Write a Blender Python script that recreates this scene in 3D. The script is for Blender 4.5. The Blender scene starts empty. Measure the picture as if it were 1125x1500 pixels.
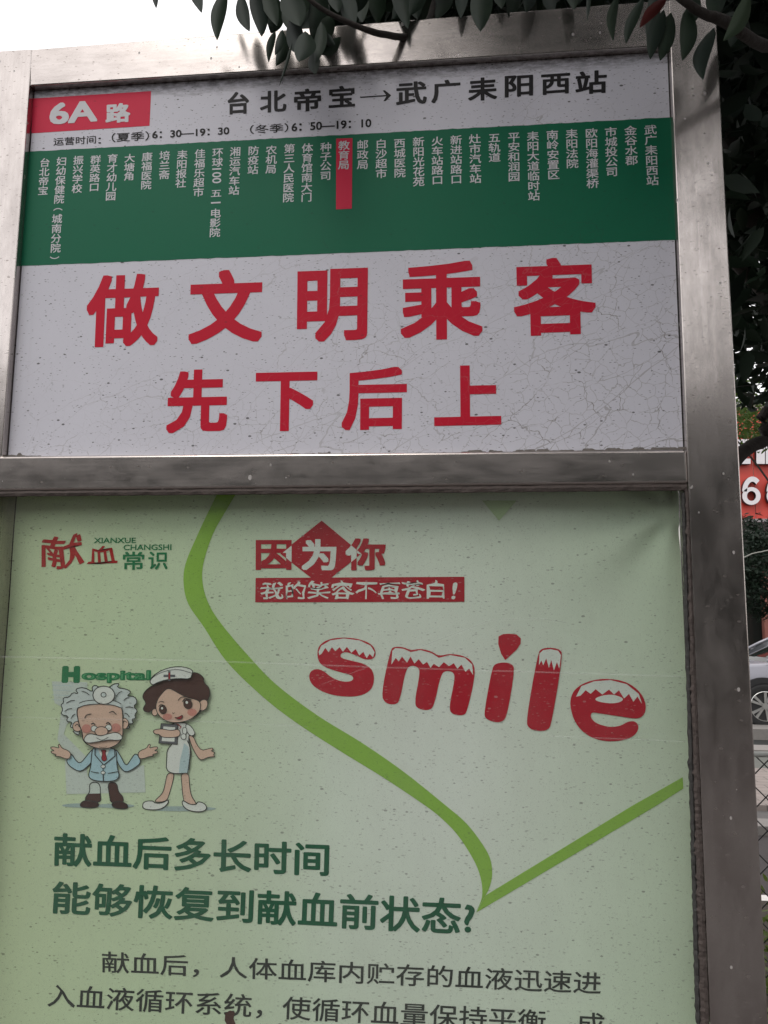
import bpy, bmesh, math, random
import numpy as np
from mathutils import Vector, Matrix
random.seed(7); rng = np.random.default_rng(7)
S = bpy.context.scene; C = S.collection
# ------------------------------------------------------------------ camera
FP = 1170.0                                     # focal length in photo pixels (1125 x 1500)
CAM = np.array([0.1294925, -1.2325225, 1.7])
RT = np.array([0.9946058, 0.1033901, 0.0083566])
DN = np.array([-0.0052552, 0.1306866, -0.9914098])
FW = np.array([-0.1035940, 0.9860180, 0.1305250])
cam_d = bpy.data.cameras.new('camera'); cam = bpy.data.objects.new('camera', cam_d); C.objects.link(cam)
cam_d.sensor_fit = 'VERTICAL'; cam_d.sensor_height = 36.0; cam_d.sensor_width = 36.0
cam_d.lens = FP/1500*36; cam_d.clip_start = 0.05; cam_d.clip_end = 2000
M = Matrix(((RT[0], -DN[0], -FW[0], CAM[0]), (RT[1], -DN[1], -FW[1], CAM[1]), (RT[2], -DN[2], -FW[2], CAM[2]), (0, 0, 0, 1)))
cam.matrix_world = M; S.camera = cam
# ------------------------------------------------------------------ world, sun, exposure
W = bpy.data.worlds.new('World'); S.world = W; W.use_nodes = True
nt = W.node_tree; nt.nodes.clear()
SUN_EL, SUN_AZ = 52.0, 200.0                    # sun high behind the photographer's left shoulder, veiled by cloud
sky = nt.nodes.new('ShaderNodeTexSky'); sky.sky_type = 'NISHITA'; sky.sun_disc = False
sky.sun_elevation = math.radians(SUN_EL); sky.sun_rotation = math.radians(SUN_AZ)
mixn = nt.nodes.new('ShaderNodeMix'); mixn.data_type = 'RGBA'
mixn.inputs['Factor'].default_value = 0.88      # cloud deck over the blue
mixn.inputs['B'].default_value = (9.6, 9.35, 9.3, 1)
bg = nt.nodes.new('ShaderNodeBackground'); bg.inputs['Strength'].default_value = 0.12
wo = nt.nodes.new('ShaderNodeOutputWorld')
nt.links.new(sky.outputs[0], mixn.inputs['A']); nt.links.new(mixn.outputs['Result'], bg.inputs['Color']); nt.links.new(bg.outputs[0], wo.inputs[0])
sd = bpy.data.lights.new('sun', 'SUN'); sd.energy = 0.6; sd.angle = math.radians(25); sd.color = (1, .96, .9)
so = bpy.data.objects.new('sun', sd); C.objects.link(so)
az = math.radians(SUN_AZ); el = math.radians(SUN_EL)
so.rotation_euler = Vector((math.sin(az)*math.cos(el), math.cos(az)*math.cos(el), math.sin(el))).to_track_quat('Z', 'Y').to_euler()
so.location = (0, -3, 9)
S.view_settings.view_transform = 'Standard'; S.view_settings.look = 'None'
S.view_settings.gamma = 1; S.view_settings.exposure = 0.55; S.view_settings.use_curve_mapping = False
S.render.engine = 'CYCLES'; S.cycles.max_bounces = 10; S.cycles.transparent_max_bounces = 16; S.cycles.use_denoising = True

# ------------------------------------------------------------------ helpers
def rays(px, py):
    px = np.asarray(px, float); py = np.asarray(py, float)
    return FW + ((px-562.5)/FP)[..., None]*RT + ((py-750.0)/FP)[..., None]*DN
def PN(px, py, y):                               # where the sight line meets the upright plane at depth y
    d = rays(px, py); t = (y-CAM[1])/d[..., 1]
    return CAM + d*t[..., None]
def P(px, py, y=0.0): return PN(np.array(px), np.array(py), y)
def G(px, py, z=0.0):
    d = rays(np.array(px), np.array(py)); t = (z-CAM[2])/d[2]
    return CAM + d*t
def to_px(p):
    q = np.asarray(p)-CAM; z = q@FW
    return 562.5+FP*(q@RT)/z, 750+FP*(q@DN)/z, z
def link(name, me, parent=None, mats=()):
    o = bpy.data.objects.new(name, me); C.objects.link(o)
    if parent is not None: o.parent = parent
    for m in mats: me.materials.append(m)
    return o
def mesh(name, v, f, parent=None, mat=None, smooth=False):
    me = bpy.data.meshes.new(name); me.from_pydata([tuple(map(float, a)) for a in v], [], [tuple(map(int, a)) for a in f]); me.update()
    if smooth: me.polygons.foreach_set('use_smooth', [True]*len(me.polygons))
    ms = mat if isinstance(mat, (list, tuple)) else ([mat] if mat else [])
    return link(name, me, parent, ms)
def thing(name, label, cat, loc=(0, 0, 0), group=None):
    o = bpy.data.objects.new(name, None); C.objects.link(o); o.location = loc; o.empty_display_size = .2
    o['label'] = label; o['category'] = cat
    if group: o['group'] = group
    bpy.context.view_layer.update(); return o
def struct(o, kind='structure'): o['kind'] = kind; return o
def box_vf(x0, x1, y0, y1, z0, z1):
    v = [(x0,y0,z0),(x1,y0,z0),(x1,y1,z0),(x0,y1,z0),(x0,y0,z1),(x1,y0,z1),(x1,y1,z1),(x0,y1,z1)]
    f = [(0,3,2,1),(4,5,6,7),(0,1,5,4),(1,2,6,5),(2,3,7,6),(3,0,4,7)]
    return v, f
def bm_obj(name, bm, parent, mat, smooth=False):
    me = bpy.data.meshes.new(name); bm.normal_update(); bm.to_mesh(me); bm.free()
    if smooth: me.polygons.foreach_set('use_smooth', [True]*len(me.polygons))
    return link(name, me, parent, [mat] if not isinstance(mat, (list, tuple)) else mat)
def box(name, x0, x1, y0, y1, z0, z1, parent, mat, bev=0.0, seg=2):
    bm = bmesh.new(); v, f = box_vf(x0, x1, y0, y1, z0, z1)
    vs = [bm.verts.new(a) for a in v]
    for a in f: bm.faces.new([vs[i] for i in a])
    if bev: bmesh.ops.bevel(bm, geom=bm.edges[:], offset=bev, segments=seg, affect='EDGES', profile=.5)
    if parent is not None and parent.type == 'EMPTY':
        bmesh.ops.translate(bm, verts=bm.verts, vec=-Vector(parent.matrix_world.translation))
    return bm_obj(name, bm, parent, mat)
def prism(name, front, depth, parent, mat, bev=.002, seg=2):   # front: world points at plane y=const, extruded to +y
    bm = bmesh.new(); n = len(front)
    a = [bm.verts.new(tuple(p)) for p in front]; b = [bm.verts.new((p[0], p[1]+depth, p[2])) for p in front]
    bm.faces.new(a); bm.faces.new(b[::-1])
    for i in range(n): bm.faces.new((a[i], b[i], b[(i+1) % n], a[(i+1) % n]))
    bmesh.ops.recalc_face_normals(bm, faces=bm.faces)
    if bev: bmesh.ops.bevel(bm, geom=bm.edges[:], offset=bev, segments=seg, affect='EDGES', profile=.5)
    bmesh.ops.translate(bm, verts=bm.verts, vec=-Vector(parent.matrix_world.translation))
    return bm_obj(name, bm, parent, mat)
def tube_vf(pts, rad, n=8, wob=0.0):
    pts = [Vector(p) for p in pts]; v = []; f = []
    up = Vector((0, 0, 1))
    for i, p in enumerate(pts):
        t = (pts[min(i+1, len(pts)-1)]-pts[max(i-1, 0)]).normalized()
        a = t.cross(up); a = a.normalized() if a.length > 1e-3 else Vector((1, 0, 0)); b = a.cross(t).normalized()
        r = rad[i] if isinstance(rad, (list, tuple)) else rad
        for k in range(n):
            th = 2*math.pi*k/n; rr = r*(1+wob*random.uniform(-1, 1))
            v.append(p+a*math.cos(th)*rr+b*math.sin(th)*rr)
    for i in range(len(pts)-1):
        for k in range(n):
            f.append((i*n+k, i*n+(k+1) % n, (i+1)*n+(k+1) % n, (i+1)*n+k))
    f.append(tuple(range(n))[::-1]); f.append(tuple((len(pts)-1)*n+k for k in range(n)))
    return v, f
def join_vf(parts):
    V = []; F = []
    for v, f in parts:
        b = len(V); V += list(v); F += [tuple(i+b for i in a) for a in f]
    return V, F
def smooth_path(pts, k=6):
    out = []; P_ = [Vector(p) for p in pts]; n = len(P_)
    for i in range(n-1):
        p0, p1, p2, p3 = P_[max(i-1, 0)], P_[i], P_[i+1], P_[min(i+2, n-1)]
        for j in range(k):
            t = j/k
            out.append(.5*((2*p1)+(p2-p0)*t+(2*p0-5*p1+4*p2-p3)*t*t+(3*p1-p0-3*p2+p3)*t**3))
    out.append(P_[-1]); return out

# ------------------------------------------------------------------ materials
def N(t, kind, **kw):
    n = t.nodes.new(kind)
    for k, v in kw.items():
        if k.startswith('i_'):
            key = k[2:]; key = int(key) if key.isdigit() else key.replace('_', ' ')
            n.inputs[key].default_value = v
        else: setattr(n, k, v)
    return n
def new_mat(name):
    m = bpy.data.materials.new(name); m.use_nodes = True; t = m.node_tree
    return m, t, t.nodes['Principled BSDF']
def Lk(t, a, b): t.links.new(a, b)
def ramp(t, src, stops):
    r = N(t, 'ShaderNodeValToRGB'); e = r.color_ramp.elements
    while len(e) < len(stops): e.new(.5)
    for i, (p, c) in enumerate(stops):
        e[i].position = p; e[i].color = (c, c, c, 1) if not isinstance(c, tuple) else (*c, 1)
    Lk(t, src, r.inputs[0]); return r.outputs[0]
def mth(t, op, a, b=None, c=None, clamp=False):
    n = N(t, 'ShaderNodeMath', operation=op); n.use_clamp = clamp
    for i, x in enumerate((a, b, c)):
        if x is None: continue
        if isinstance(x, (int, float)): n.inputs[i].default_value = x
        else: Lk(t, x, n.inputs[i])
    return n.outputs[0]
def mixc(t, fac, a, b):
    n = N(t, 'ShaderNodeMix', data_type='RGBA')
    for key, x in (('Factor', fac), ('A', a), ('B', b)):
        if isinstance(x, tuple): n.inputs[key].default_value = (*x, 1) if len(x) == 3 else x
        elif isinstance(x, (int, float)): n.inputs[key].default_value = x
        else: Lk(t, x, n.inputs[key])
    return n.outputs['Result']
def mapped(t, scale=(1, 1, 1), rot=(0, 0, 0), loc=(0, 0, 0)):
    g = N(t, 'ShaderNodeNewGeometry'); m = N(t, 'ShaderNodeMapping')
    m.inputs['Scale'].default_value = scale; m.inputs['Rotation'].default_value = rot; m.inputs['Location'].default_value = loc
    Lk(t, g.outputs['Position'], m.inputs['Vector']); return m.outputs[0]
def noise(t, vec, scale, detail=4, rough=.55, dist=0.0):
    n = N(t, 'ShaderNodeTexNoise'); n.inputs['Scale'].default_value = scale; n.inputs['Detail'].default_value = detail
    n.inputs['Roughness'].default_value = rough; n.inputs['Distortion'].default_value = dist
    Lk(t, vec, n.inputs['Vector']); return n.outputs['Fac']

def specks(t, amount=.5):
    """small dark flecks and short dashes, like squashed insects and flaking; 0..1"""
    v1 = mapped(t, (75, 75, 135), (0, .6, 0))
    vo = N(t, 'ShaderNodeTexVoronoi', feature='F1'); vo.inputs['Scale'].default_value = 1.0; vo.inputs['Randomness'].default_value = 1; Lk(t, v1, vo.inputs['Vector'])
    sz = N(t, 'ShaderNodeSeparateColor'); Lk(t, vo.outputs['Color'], sz.inputs[0])
    r = mth(t, 'MULTIPLY', mth(t, 'POWER', sz.outputs[0], 5.5), .23)
    s1 = mth(t, 'LESS_THAN', vo.outputs['Distance'], r)
    v2 = mapped(t, (120, 120, 330), (0, -.35, 0), (3.1, 0, 1.7))
    vb = N(t, 'ShaderNodeTexVoronoi', feature='F1'); vb.inputs['Scale'].default_value = 1.0; Lk(t, v2, vb.inputs['Vector'])
    sb = N(t, 'ShaderNodeSeparateColor'); Lk(t, vb.outputs['Color'], sb.inputs[0])
    s2 = mth(t, 'LESS_THAN', vb.outputs['Distance'], mth(t, 'MULTIPLY', mth(t, 'POWER', sb.outputs[1], 6.0), .32))
    return mth(t, 'MULTIPLY', mth(t, 'MAXIMUM', s1, mth(t, 'MULTIPLY', s2, .7)), amount)
def edge_lines(t, scale, width, warp=.35, loc=(0, 0, 0), stretch=(1, 1, 1), rot=0.0):
    m = mapped(t, (1, 1, 1), (0, rot, 0), loc)
    if stretch != (1, 1, 1):
        m2 = N(t, 'ShaderNodeMapping'); m2.inputs['Scale'].default_value = stretch; Lk(t, m, m2.inputs['Vector']); m = m2.outputs[0]
    nz = N(t, 'ShaderNodeTexNoise'); nz.inputs['Scale'].default_value = scale*.9; nz.inputs['Detail'].default_value = 5; Lk(t, m, nz.inputs['Vector'])
    mx = N(t, 'ShaderNodeMix', data_type='VECTOR'); mx.inputs['Factor'].default_value = warp/scale
    ad = N(t, 'ShaderNodeVectorMath', operation='SUBTRACT'); Lk(t, nz.outputs['Color'], ad.inputs[0]); ad.inputs[1].default_value = (.5, .5, .5)
    sc = N(t, 'ShaderNodeVectorMath', operation='SCALE'); Lk(t, ad.outputs[0], sc.inputs[0]); sc.inputs['Scale'].default_value = warp/scale*2
    a2 = N(t, 'ShaderNodeVectorMath', operation='ADD'); Lk(t, m, a2.inputs[0]); Lk(t, sc.outputs[0], a2.inputs[1])
    # flatten onto the board plane
    sp = N(t, 'ShaderNodeSeparateXYZ'); Lk(t, a2.outputs[0], sp.inputs[0]); cb = N(t, 'ShaderNodeCombineXYZ'); Lk(t, sp.outputs[0], cb.inputs[0]); Lk(t, sp.outputs[2], cb.inputs[1])
    vo = N(t, 'ShaderNodeTexVoronoi', feature='DISTANCE_TO_EDGE', voronoi_dimensions='2D'); vo.inputs['Scale'].default_value = scale; Lk(t, cb.outputs[0], vo.inputs['Vector'])
    return mth(t, 'LESS_THAN', vo.outputs['Distance'], width*scale)
def print_mat(name, col, crack=0.0, col2=None, spk=.8, rough=.38, crack_col=(.30, .285, .28), grime_top=False, fleck=(.03, .028, .025)):
    """ink or film on a board: col may be a socket-builder"""
    m, t, b = new_mat(name)
    base = col(t) if callable(col) else (*col, 1)
    v = mapped(t)
    n1 = noise(t, v, 5, 6, .6); n2 = noise(t, mapped(t, (1, 1, 1)), 900, 2, .5)
    tone = mth(t, 'ADD', mth(t, 'MULTIPLY', n1, .14), mth(t, 'MULTIPLY', n2, .10))
    hsv = N(t, 'ShaderNodeHueSaturation')
    if isinstance(base, tuple): hsv.inputs['Color'].default_value = base
    else: Lk(t, base, hsv.inputs['Color'])
    Lk(t, mth(t, 'ADD', tone, .88), hsv.inputs['Value'])
    c = hsv.outputs[0]
    if crack:
        g = N(t, 'ShaderNodeNewGeometry'); s = N(t, 'ShaderNodeSeparateXYZ'); Lk(t, g.outputs['Position'], s.inputs[0])
        # crazing is worst towards the lower right of the board, faint on its left
        mask = mth(t, 'ADD', mth(t, 'MULTIPLY', s.outputs[0], .75), mth(t, 'MULTIPLY', noise(t, v, 3.2, 3), 1.5))
        mask = mth(t, 'SUBTRACT', mask, mth(t, 'MULTIPLY', mth(t, 'SUBTRACT', s.outputs[2], 2.05), 1.2))
        fine = mth(t, 'MULTIPLY', edge_lines(t, 48, .00045, .5, stretch=(1, 1, 1)), mth(t, 'MULTIPLY', mth(t, 'SUBTRACT', mask, .34), 1.7, None, True))
        mid = mth(t, 'MULTIPLY', edge_lines(t, 15, .0005, .6, (2.2, 0, .4), (.7, 1, 1.3), .5), mth(t, 'MULTIPLY', mth(t, 'SUBTRACT', mask, .22), 1.5, None, True))
        big = mth(t, 'MULTIPLY', edge_lines(t, 5.5, .00085, .45, (.7, 0, 5.1), (.35, 1, 1.7), .6), mth(t, 'MULTIPLY', mth(t, 'SUBTRACT', mask, .15), 1.0, None, True))
        brk = ramp(t, noise(t, v, 14, 3), [(.32, 0.0), (.5, 1.0)])
        brk2 = ramp(t, noise(t, mapped(t, (1, 1, 1), (0, 0, 0), (7, 0, 3)), 30, 3), [(.34, 0.1), (.50, 1.0)])
        al = mth(t, 'MAXIMUM', mth(t, 'MULTIPLY', mth(t, 'MAXIMUM', mth(t, 'MULTIPLY', fine, .62), mth(t, 'MULTIPLY', mid, brk)), brk2), mth(t, 'MULTIPLY', big, .62))
        c = mixc(t, mth(t, 'MULTIPLY', al, crack, None, True), c, crack_col)
    if spk:
        c = mixc(t, specks(t, spk), c, fleck)
    if grime_top:
        g = N(t, 'ShaderNodeNewGeometry'); s = N(t, 'ShaderNodeSeparateXYZ'); Lk(t, g.outputs['Position'], s.inputs[0])
        # rain-carried dirt under the top rail and along the edges
        d = mth(t, 'SUBTRACT', grime_top, s.outputs[2])
        gt = mth(t, 'SUBTRACT', 1.0, mth(t, 'DIVIDE', d, mth(t, 'ADD', mth(t, 'MULTIPLY', noise(t, mapped(t, (6, 1, 30)), 3, 5, .7), .055), .004)), None, True)
        gr = noise(t, mapped(t, (1, 1, 3)), 60, 4, .7)
        c = mixc(t, mth(t, 'MULTIPLY', mth(t, 'POWER', gt, .7), ramp(t, gr, [(.35, .0), (.6, .9)])), c, (.06, .055, .05))
        # faint vertical wash streaks
        st = ramp(t, noise(t, mapped(t, (60, 1, 1.2)), 1, 4, .6), [(.6, 0.0), (.8, .07)])
        c = mixc(t, st, c, (.20, .19, .19))
    Lk(t, c, b.inputs['Base Color'])
    Lk(t, mth(t, 'ADD', mth(t, 'MULTIPLY', n1, .25), rough), b.inputs['Roughness'])
    bp = N(t, 'ShaderNodeBump'); bp.inputs['Strength'].default_value = .12; bp.inputs['Distance'].default_value = .0006
    Lk(t, noise(t, v, 40, 5, .6), bp.inputs['Height']); Lk(t, bp.outputs[0], b.inputs['Normal'])
    b.inputs['Specular IOR Level'].default_value = .18
    return m
def simple(name, col, rough=.6, metal=0.0, var=.25, scale=12, bump=.0, spec=.5):
    m, t, b = new_mat(name); v = mapped(t)
    n = noise(t, v, scale, 6, .6); h = N(t, 'ShaderNodeHueSaturation'); h.inputs['Color'].default_value = (*col, 1)
    Lk(t, mth(t, 'ADD', mth(t, 'MULTIPLY', n, var*2), 1-var), h.inputs['Value']); Lk(t, h.outputs[0], b.inputs['Base Color'])
    b.inputs['Roughness'].default_value = rough; b.inputs['Metallic'].default_value = metal; b.inputs['Specular IOR Level'].default_value = spec
    if bump:
        bp = N(t, 'ShaderNodeBump'); bp.inputs['Strength'].default_value = bump; bp.inputs['Distance'].default_value = .01
        Lk(t, noise(t, v, scale*4, 5, .65), bp.inputs['Height']); Lk(t, bp.outputs[0], b.inputs['Normal'])
    return m
def steel(name, along='Z', tint=(.60, .548, .515), dirt=1.0):
    m, t, b = new_mat(name)
    st = (260, 260, 2.2) if along == 'Z' else (2.2, 260, 260)
    v = mapped(t, st); br = noise(t, v, 1, 4, .6)
    blot = noise(t, mapped(t), 7, 6, .65); blot2 = noise(t, mapped(t, (1, 1, .35) if along == 'Z' else (.5, 1, 1.6)), 22, 5, .7)
    c = mixc(t, mth(t, 'MULTIPLY', blot, .5), tint, tuple(x*.8 for x in tint))
    c = mixc(t, ramp(t, br, [(.35, .0), (.65, .18)]), c, tuple(x*.6 for x in tint))
    dm = mth(t, 'MULTIPLY', ramp(t, blot2, [(.40, 0.0), (.85, .35)]), dirt)
    c = mixc(t, dm, c, (.10, .08, .07))
    sp = specks(t, .35); c = mixc(t, sp, c, (.10, .07, .05))
    vo = N(t, 'ShaderNodeTexVoronoi', feature='F1'); Lk(t, mapped(t, (70, 70, 50)), vo.inputs['Vector']); vo.inputs['Scale'].default_value = 1
    sc_ = N(t, 'ShaderNodeSeparateColor'); Lk(t, vo.outputs['Color'], sc_.inputs[0])
    wsp = mth(t, 'LESS_THAN', vo.outputs['Distance'], mth(t, 'MULTIPLY', mth(t, 'POWER', sc_.outputs[2], 12.0), .22))
    c = mixc(t, mth(t, 'MULTIPLY', wsp, .45), c, (.42, .41, .40))
    Lk(t, c, b.inputs['Base Color'])
    Lk(t, mth(t, 'SUBTRACT', .96, mth(t, 'MAXIMUM', mth(t, 'MULTIPLY', dm, .9), mth(t, 'MULTIPLY', mth(t, 'MAXIMUM', sp, wsp), .9))), b.inputs['Metallic'])
    Lk(t, mth(t, 'ADD', mth(t, 'ADD', mth(t, 'MULTIPLY', blot, .08), .10), mth(t, 'ADD', mth(t, 'MULTIPLY', dm, .2), mth(t, 'MULTIPLY', br, .06))), b.inputs['Roughness'])
    bp = N(t, 'ShaderNodeBump'); bp.inputs['Strength'].default_value = .22; bp.inputs['Distance'].default_value = .0006
    hh = mth(t, 'ADD', mth(t, 'MULTIPLY', br, .25), mth(t, 'MULTIPLY', noise(t, mapped(t), 9, 2, .3), 4.0))
    Lk(t, hh, bp.inputs['Height']); Lk(t, bp.outputs[0], b.inputs['Normal'])
    b.inputs['Anisotropic'].default_value = .0
    return m
M_steel_v = steel('brushed_steel_upright', 'Z'); M_steel_h = steel('brushed_steel_rail', 'X')
M_dark = simple('dark_case', (.03, .03, .028), .8)
M_white = print_mat('white_film', (.62, .615, .67), 1.0, grime_top=2.634)
M_green = print_mat('green_film', (.004, .125, .062), .55, crack_col=(.02, .06, .04), spk=.25, fleck=(.01, .03, .02))
M_red = print_mat('red_film', (.52, .006, .028), .30, crack_col=(.40, .22, .22), spk=.35)
M_red2 = print_mat('bright_red_film', (.60, .020, .06), .12, spk=.2)
M_ink = print_mat('black_ink', (.018, .017, .018), 0, spk=0)
M_wtext = print_mat('white_lettering', (.62, .62, .64), 0, spk=.2)
M_edge = simple('peeling_edge', (.17, .155, .14), .9, var=.7, scale=120)

# ------------------------------------------------------------------ the sign
OFF = Vector((0, 0, 0))
sign = thing('bus_stop_sign', 'stainless steel bus stop sign with a white and green route board above a glazed poster', 'bus stop sign', (-0.05, 0.03, 0))
SB = np.array(sign.matrix_world.translation)
def lx(pa, pb, y=0.0):
    a = P(*pa, y); b = P(*pb, y)
    return lambda z: a[0]+(b[0]-a[0])*(z-a[2])/(b[2]-a[2])
XL = lx((43, 125), (3, 665)); XR = lx((982, 66), (1006, 656)); XO = lx((1050, 30), (1123, 1450))
zTL = P(42, 72)[2]; zTR = P(982, -1)[2]
zt0 = P(42, 72)[2]; 
def pt(x, z, y=0.0): return (x, y, z)
D_ = .07
# uprights
zl = P(0, 74)[2]
prism('upright', [pt(XL(0)-.088, 0), pt(XL(0), 0), pt(XL(zTL), zTL), pt(XL(zl)-.088, zl)], D_, sign, M_steel_v)
zro = P(1048, -6.5)[2]
prism('upright', [pt(XR(0), 0), pt(XO(0), 0), pt(XO(zro), zro), pt(XR(zTR), zTR)], D_, sign, M_steel_v)
g = .0008
b1, b2 = P(43, 125), P(982, 66); a1, a2 = P(42, 72), P(982, -1)
prism('top_rail', [(b1[0]+g, 0.0008, b1[2]), (b2[0]-g, .0008, b2[2]), (a2[0]-g, .0008, a2[2]), (a1[0]+g, .0008, a1[2])], D_-.002, sign, M_steel_h)
m1, m2, m3, m4 = P(3, 668), P(1006, 659), P(1008.5, 708), P(-1, 719)
prism('middle_rail', [(XL(m4[2])-.05, -.0012, m4[2]), (m3[0]-g, -.0012, m3[2]), (m2[0]-g, -.0012, m2[2]), (XL(m1[2])-.05, -.0012, m1[2])], D_-.002, sign, M_steel_h, .004, 3)
zb = .42
prism('bottom_rail', [(XL(zb-.1)+g, .0005, zb-.1), (XR(zb-.1)-g, .0005, zb-.1), (XR(zb)-g, .0005, zb), (XL(zb)+g, .0005, zb)], D_-.002, sign, M_steel_h)
# small cap weld on joint
# back sheet closing the case
prism('back_panel', [(XL(.33)+.002, .062, .33), (XR(.33)-.002, .062, .33), (XR(2.45)-.002, .062, b2[2]+.02), (XL(2.45)+.002, .062, b1[2]+.015)], .006, sign, M_dark, 0)

# route board
YP = .015
bx0 = P(43, 125)
rc = [(XL(m1[2])+.0015, YP, m1[2]+.001), (XR(m2[2])-.0015, YP, m2[2]+.001), (XR(b2[2])-.0015, YP, b2[2]-.001), (XL(b1[2])+.0015, YP, b1[2]-.001)]
route = prism('route_panel', rc, .004, sign, M_white, 0)
route.name = 'route_panel'
# ---- printing
ROFF = [0]
def back(ptspx, y): a = np.asarray(ptspx, float); return PN(a[:, 0], a[:, 1], y)
def put(name, v, f, parent, mat):
    v = np.asarray(v, float)-SB
    return mesh(name, v, f, parent, mat)
def flat(name, ptspx, y, parent, mat, sub=1):
    from mathutils.geometry import tessellate_polygon
    w = back(ptspx, y); tr = tessellate_polygon([[Vector((p[0], p[2], 0)) for p in w]])
    return put(name, w, fix(w, tr), parent, mat)
def fix(w, tr):                                   # every face towards -y
    out = []
    for a, b, c in tr:
        u = w[b]-w[a]; v = w[c]-w[a]
        ny = u[2]*v[0]-u[0]*v[2]
        if abs(ny) < 1e-14: continue
        out.append((a, b, c) if ny < 0 else (a, c, b))
    return out
_g = {}
def glyphs(s):
    if s in _g: return _g[s]
    cu = bpy.data.curves.new('t', 'FONT'); cu.body = s; cu.size = 1; cu.resolution_u = 3
    o = bpy.data.objects.new('t', cu); C.objects.link(o)
    bpy.context.view_layer.update(); dg = bpy.context.evaluated_depsgraph_get()
    e = o.evaluated_get(dg); me = e.to_mesh(); me.calc_loop_triangles()
    v = np.array([x.co[:2] for x in me.vertices]).reshape(-1, 2); f = np.array([t.vertices[:] for t in me.loop_triangles]).reshape(-1, 3)
    e.to_mesh_clear(); bpy.data.objects.remove(o); bpy.data.curves.remove(cu)
    _g[s] = (v, f); return _g[s]
def bold(v, f, r, n, sq=True):
    if r <= 0: return v, f, np.zeros(len(v))
    V = [v]; F = [f]; L = [np.zeros(len(v))]
    for k in range(n):
        a = 2*math.pi*(k+(0 if n >= 8 else .5))/n; rr = np.array([math.cos(a), math.sin(a)])
        if sq: rr = rr/max(abs(rr[0]), abs(rr[1]))
        V.append(v+rr*r); F.append(f+len(v)*(k+1)); L.append(np.full(len(v), k+1))
    return np.concatenate(V), np.concatenate(F), np.concatenate(L)
def quad_of(b, s=0.0, t=0.0):                      # ink box in the photo of a word whose lines slope by s and whose uprights lean by t
    x0, y0, x1, y1 = b; w, h = x1-x0, y1-y0; cx, cy = (x0+x1)/2, (y0+y1)/2
    w2 = (w-abs(t)*h)/2; h2 = (h-abs(s)*w)/2
    return [(cx-w2-t*h2, cy-h2-s*w2), (cx+w2-t*h2, cy-h2+s*w2), (cx+w2+t*h2, cy+h2+s*w2), (cx-w2+t*h2, cy+h2-s*w2)]
def text(s, quad, y, parent, mat, r=.02, n=8, warp=None, rot=0, name='lettering', sq=True):
    out_v = []; out_f = []; nb = 0
    v, f = glyphs(s); v, f, l = bold(v, f, r, n, sq)
    if rot: v = np.stack([v[:, 1], -v[:, 0]], 1)
    lo, hi = v.min(0), v.max(0); uv = (v-lo)/(hi-lo)
    if warp: uv = warp(uv)
    q = np.array(quad, float); u = uv[:, :1]; w = 1-uv[:, 1:]
    px = q[0]*(1-u)*(1-w)+q[1]*u*(1-w)+q[2]*u*w+q[3]*(1-u)*w
    W_ = PN(px[:, 0], px[:, 1], y); W_[:, 1] -= l*1.2e-5
    f = fix_np(W_, f)
    return put(name, W_, f, parent, mat)
def fix_np(W_, f):
    a, b, c = W_[f[:, 0]], W_[f[:, 1]], W_[f[:, 2]]; u = b-a; v = c-a
    ny = u[:, 2]*v[:, 0]-u[:, 0]*v[:, 2]
    f = f.copy(); m = ny > 0; f[m] = f[m][:, [0, 2, 1]]; return f
def column(segs, width, y, parent, mat, r=.012, n=6):
    """vertical run: segs = (string, x_top, y_top, x_bottom, y_bottom); all glyphs of a run in one mesh"""
    V = []; F = []; nb = 0
    for s, xt, yt, xb, yb, kind in segs:
        m = len(s) if kind != 'rot' else 1
        cell = (yb-yt)/(m-.07) if kind == 'cjk' else (yb-yt)
        for i in range(m):
            ch = s[i] if kind != 'rot' else s
            v, f = glyphs(ch); v, f, l = bold(v, f, r, n)
            if kind == 'cjk':
                # em cell: x 0..1, y -0.12..0.88
                u = (v[:, 0]-.5)*1.0; w = (0.84-v[:, 1])
                yy = yt+cell*(i+w*1.0)-cell*.03; fr = (yy-yt)/max(yb-yt, 1e-6)
                xx = xt+(xb-xt)*fr+u*width*1.06
            else:
                if kind == 'rot': v = np.stack([v[:, 1], -v[:, 0]], 1)
                lo, hi = v.min(0), v.max(0); uv = (v-lo)/(hi-lo)
                yy = yt+(yb-yt)*(1-uv[:, 1]); xx = (xt+xb)/2+(uv[:, 0]-.5)*width*(.85 if kind == 'rot' else .9)
            yy = yy+(xx-(xt+xb)/2)*SL(xt, yt)
            W_ = PN(xx, yy, y); W_[:, 1] -= l*1.2e-5
            V.append(W_); F.append(fix_np(W_, f)+nb); nb += len(v)
    return put('lettering', np.concatenate(V), np.concatenate(F), parent, mat)
def SL(x, y): return -.068+(y-95)*(.054/570)       # slope of the board's level lines at a height in the photo
Y1, Y2, Y3 = YP-.0003, YP-.0006, YP-.0009
def strip_quad(name, q, y, parent, mat, n=40, jag=0.0, jag_edges=(0, 2)):
    q = np.array(q, float); top = [q[0]+(q[1]-q[0])*i/n for i in range(n+1)]; bot = [q[3]+(q[2]-q[3])*i/n for i in range(n+1)]
    for i in range(n+1):
        if jag and 0 in jag_edges: top[i] = top[i]+np.array([0, random.gauss(0, jag)])
        if jag and 2 in jag_edges: bot[i] = bot[i]+np.array([0, random.gauss(0, jag)])
    pts = np.array(top+bot); w = back(pts, y); m = n+1
    return put(name, w, [(i, m+i, m+i+1, i+1) for i in range(n)], parent, mat)
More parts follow.
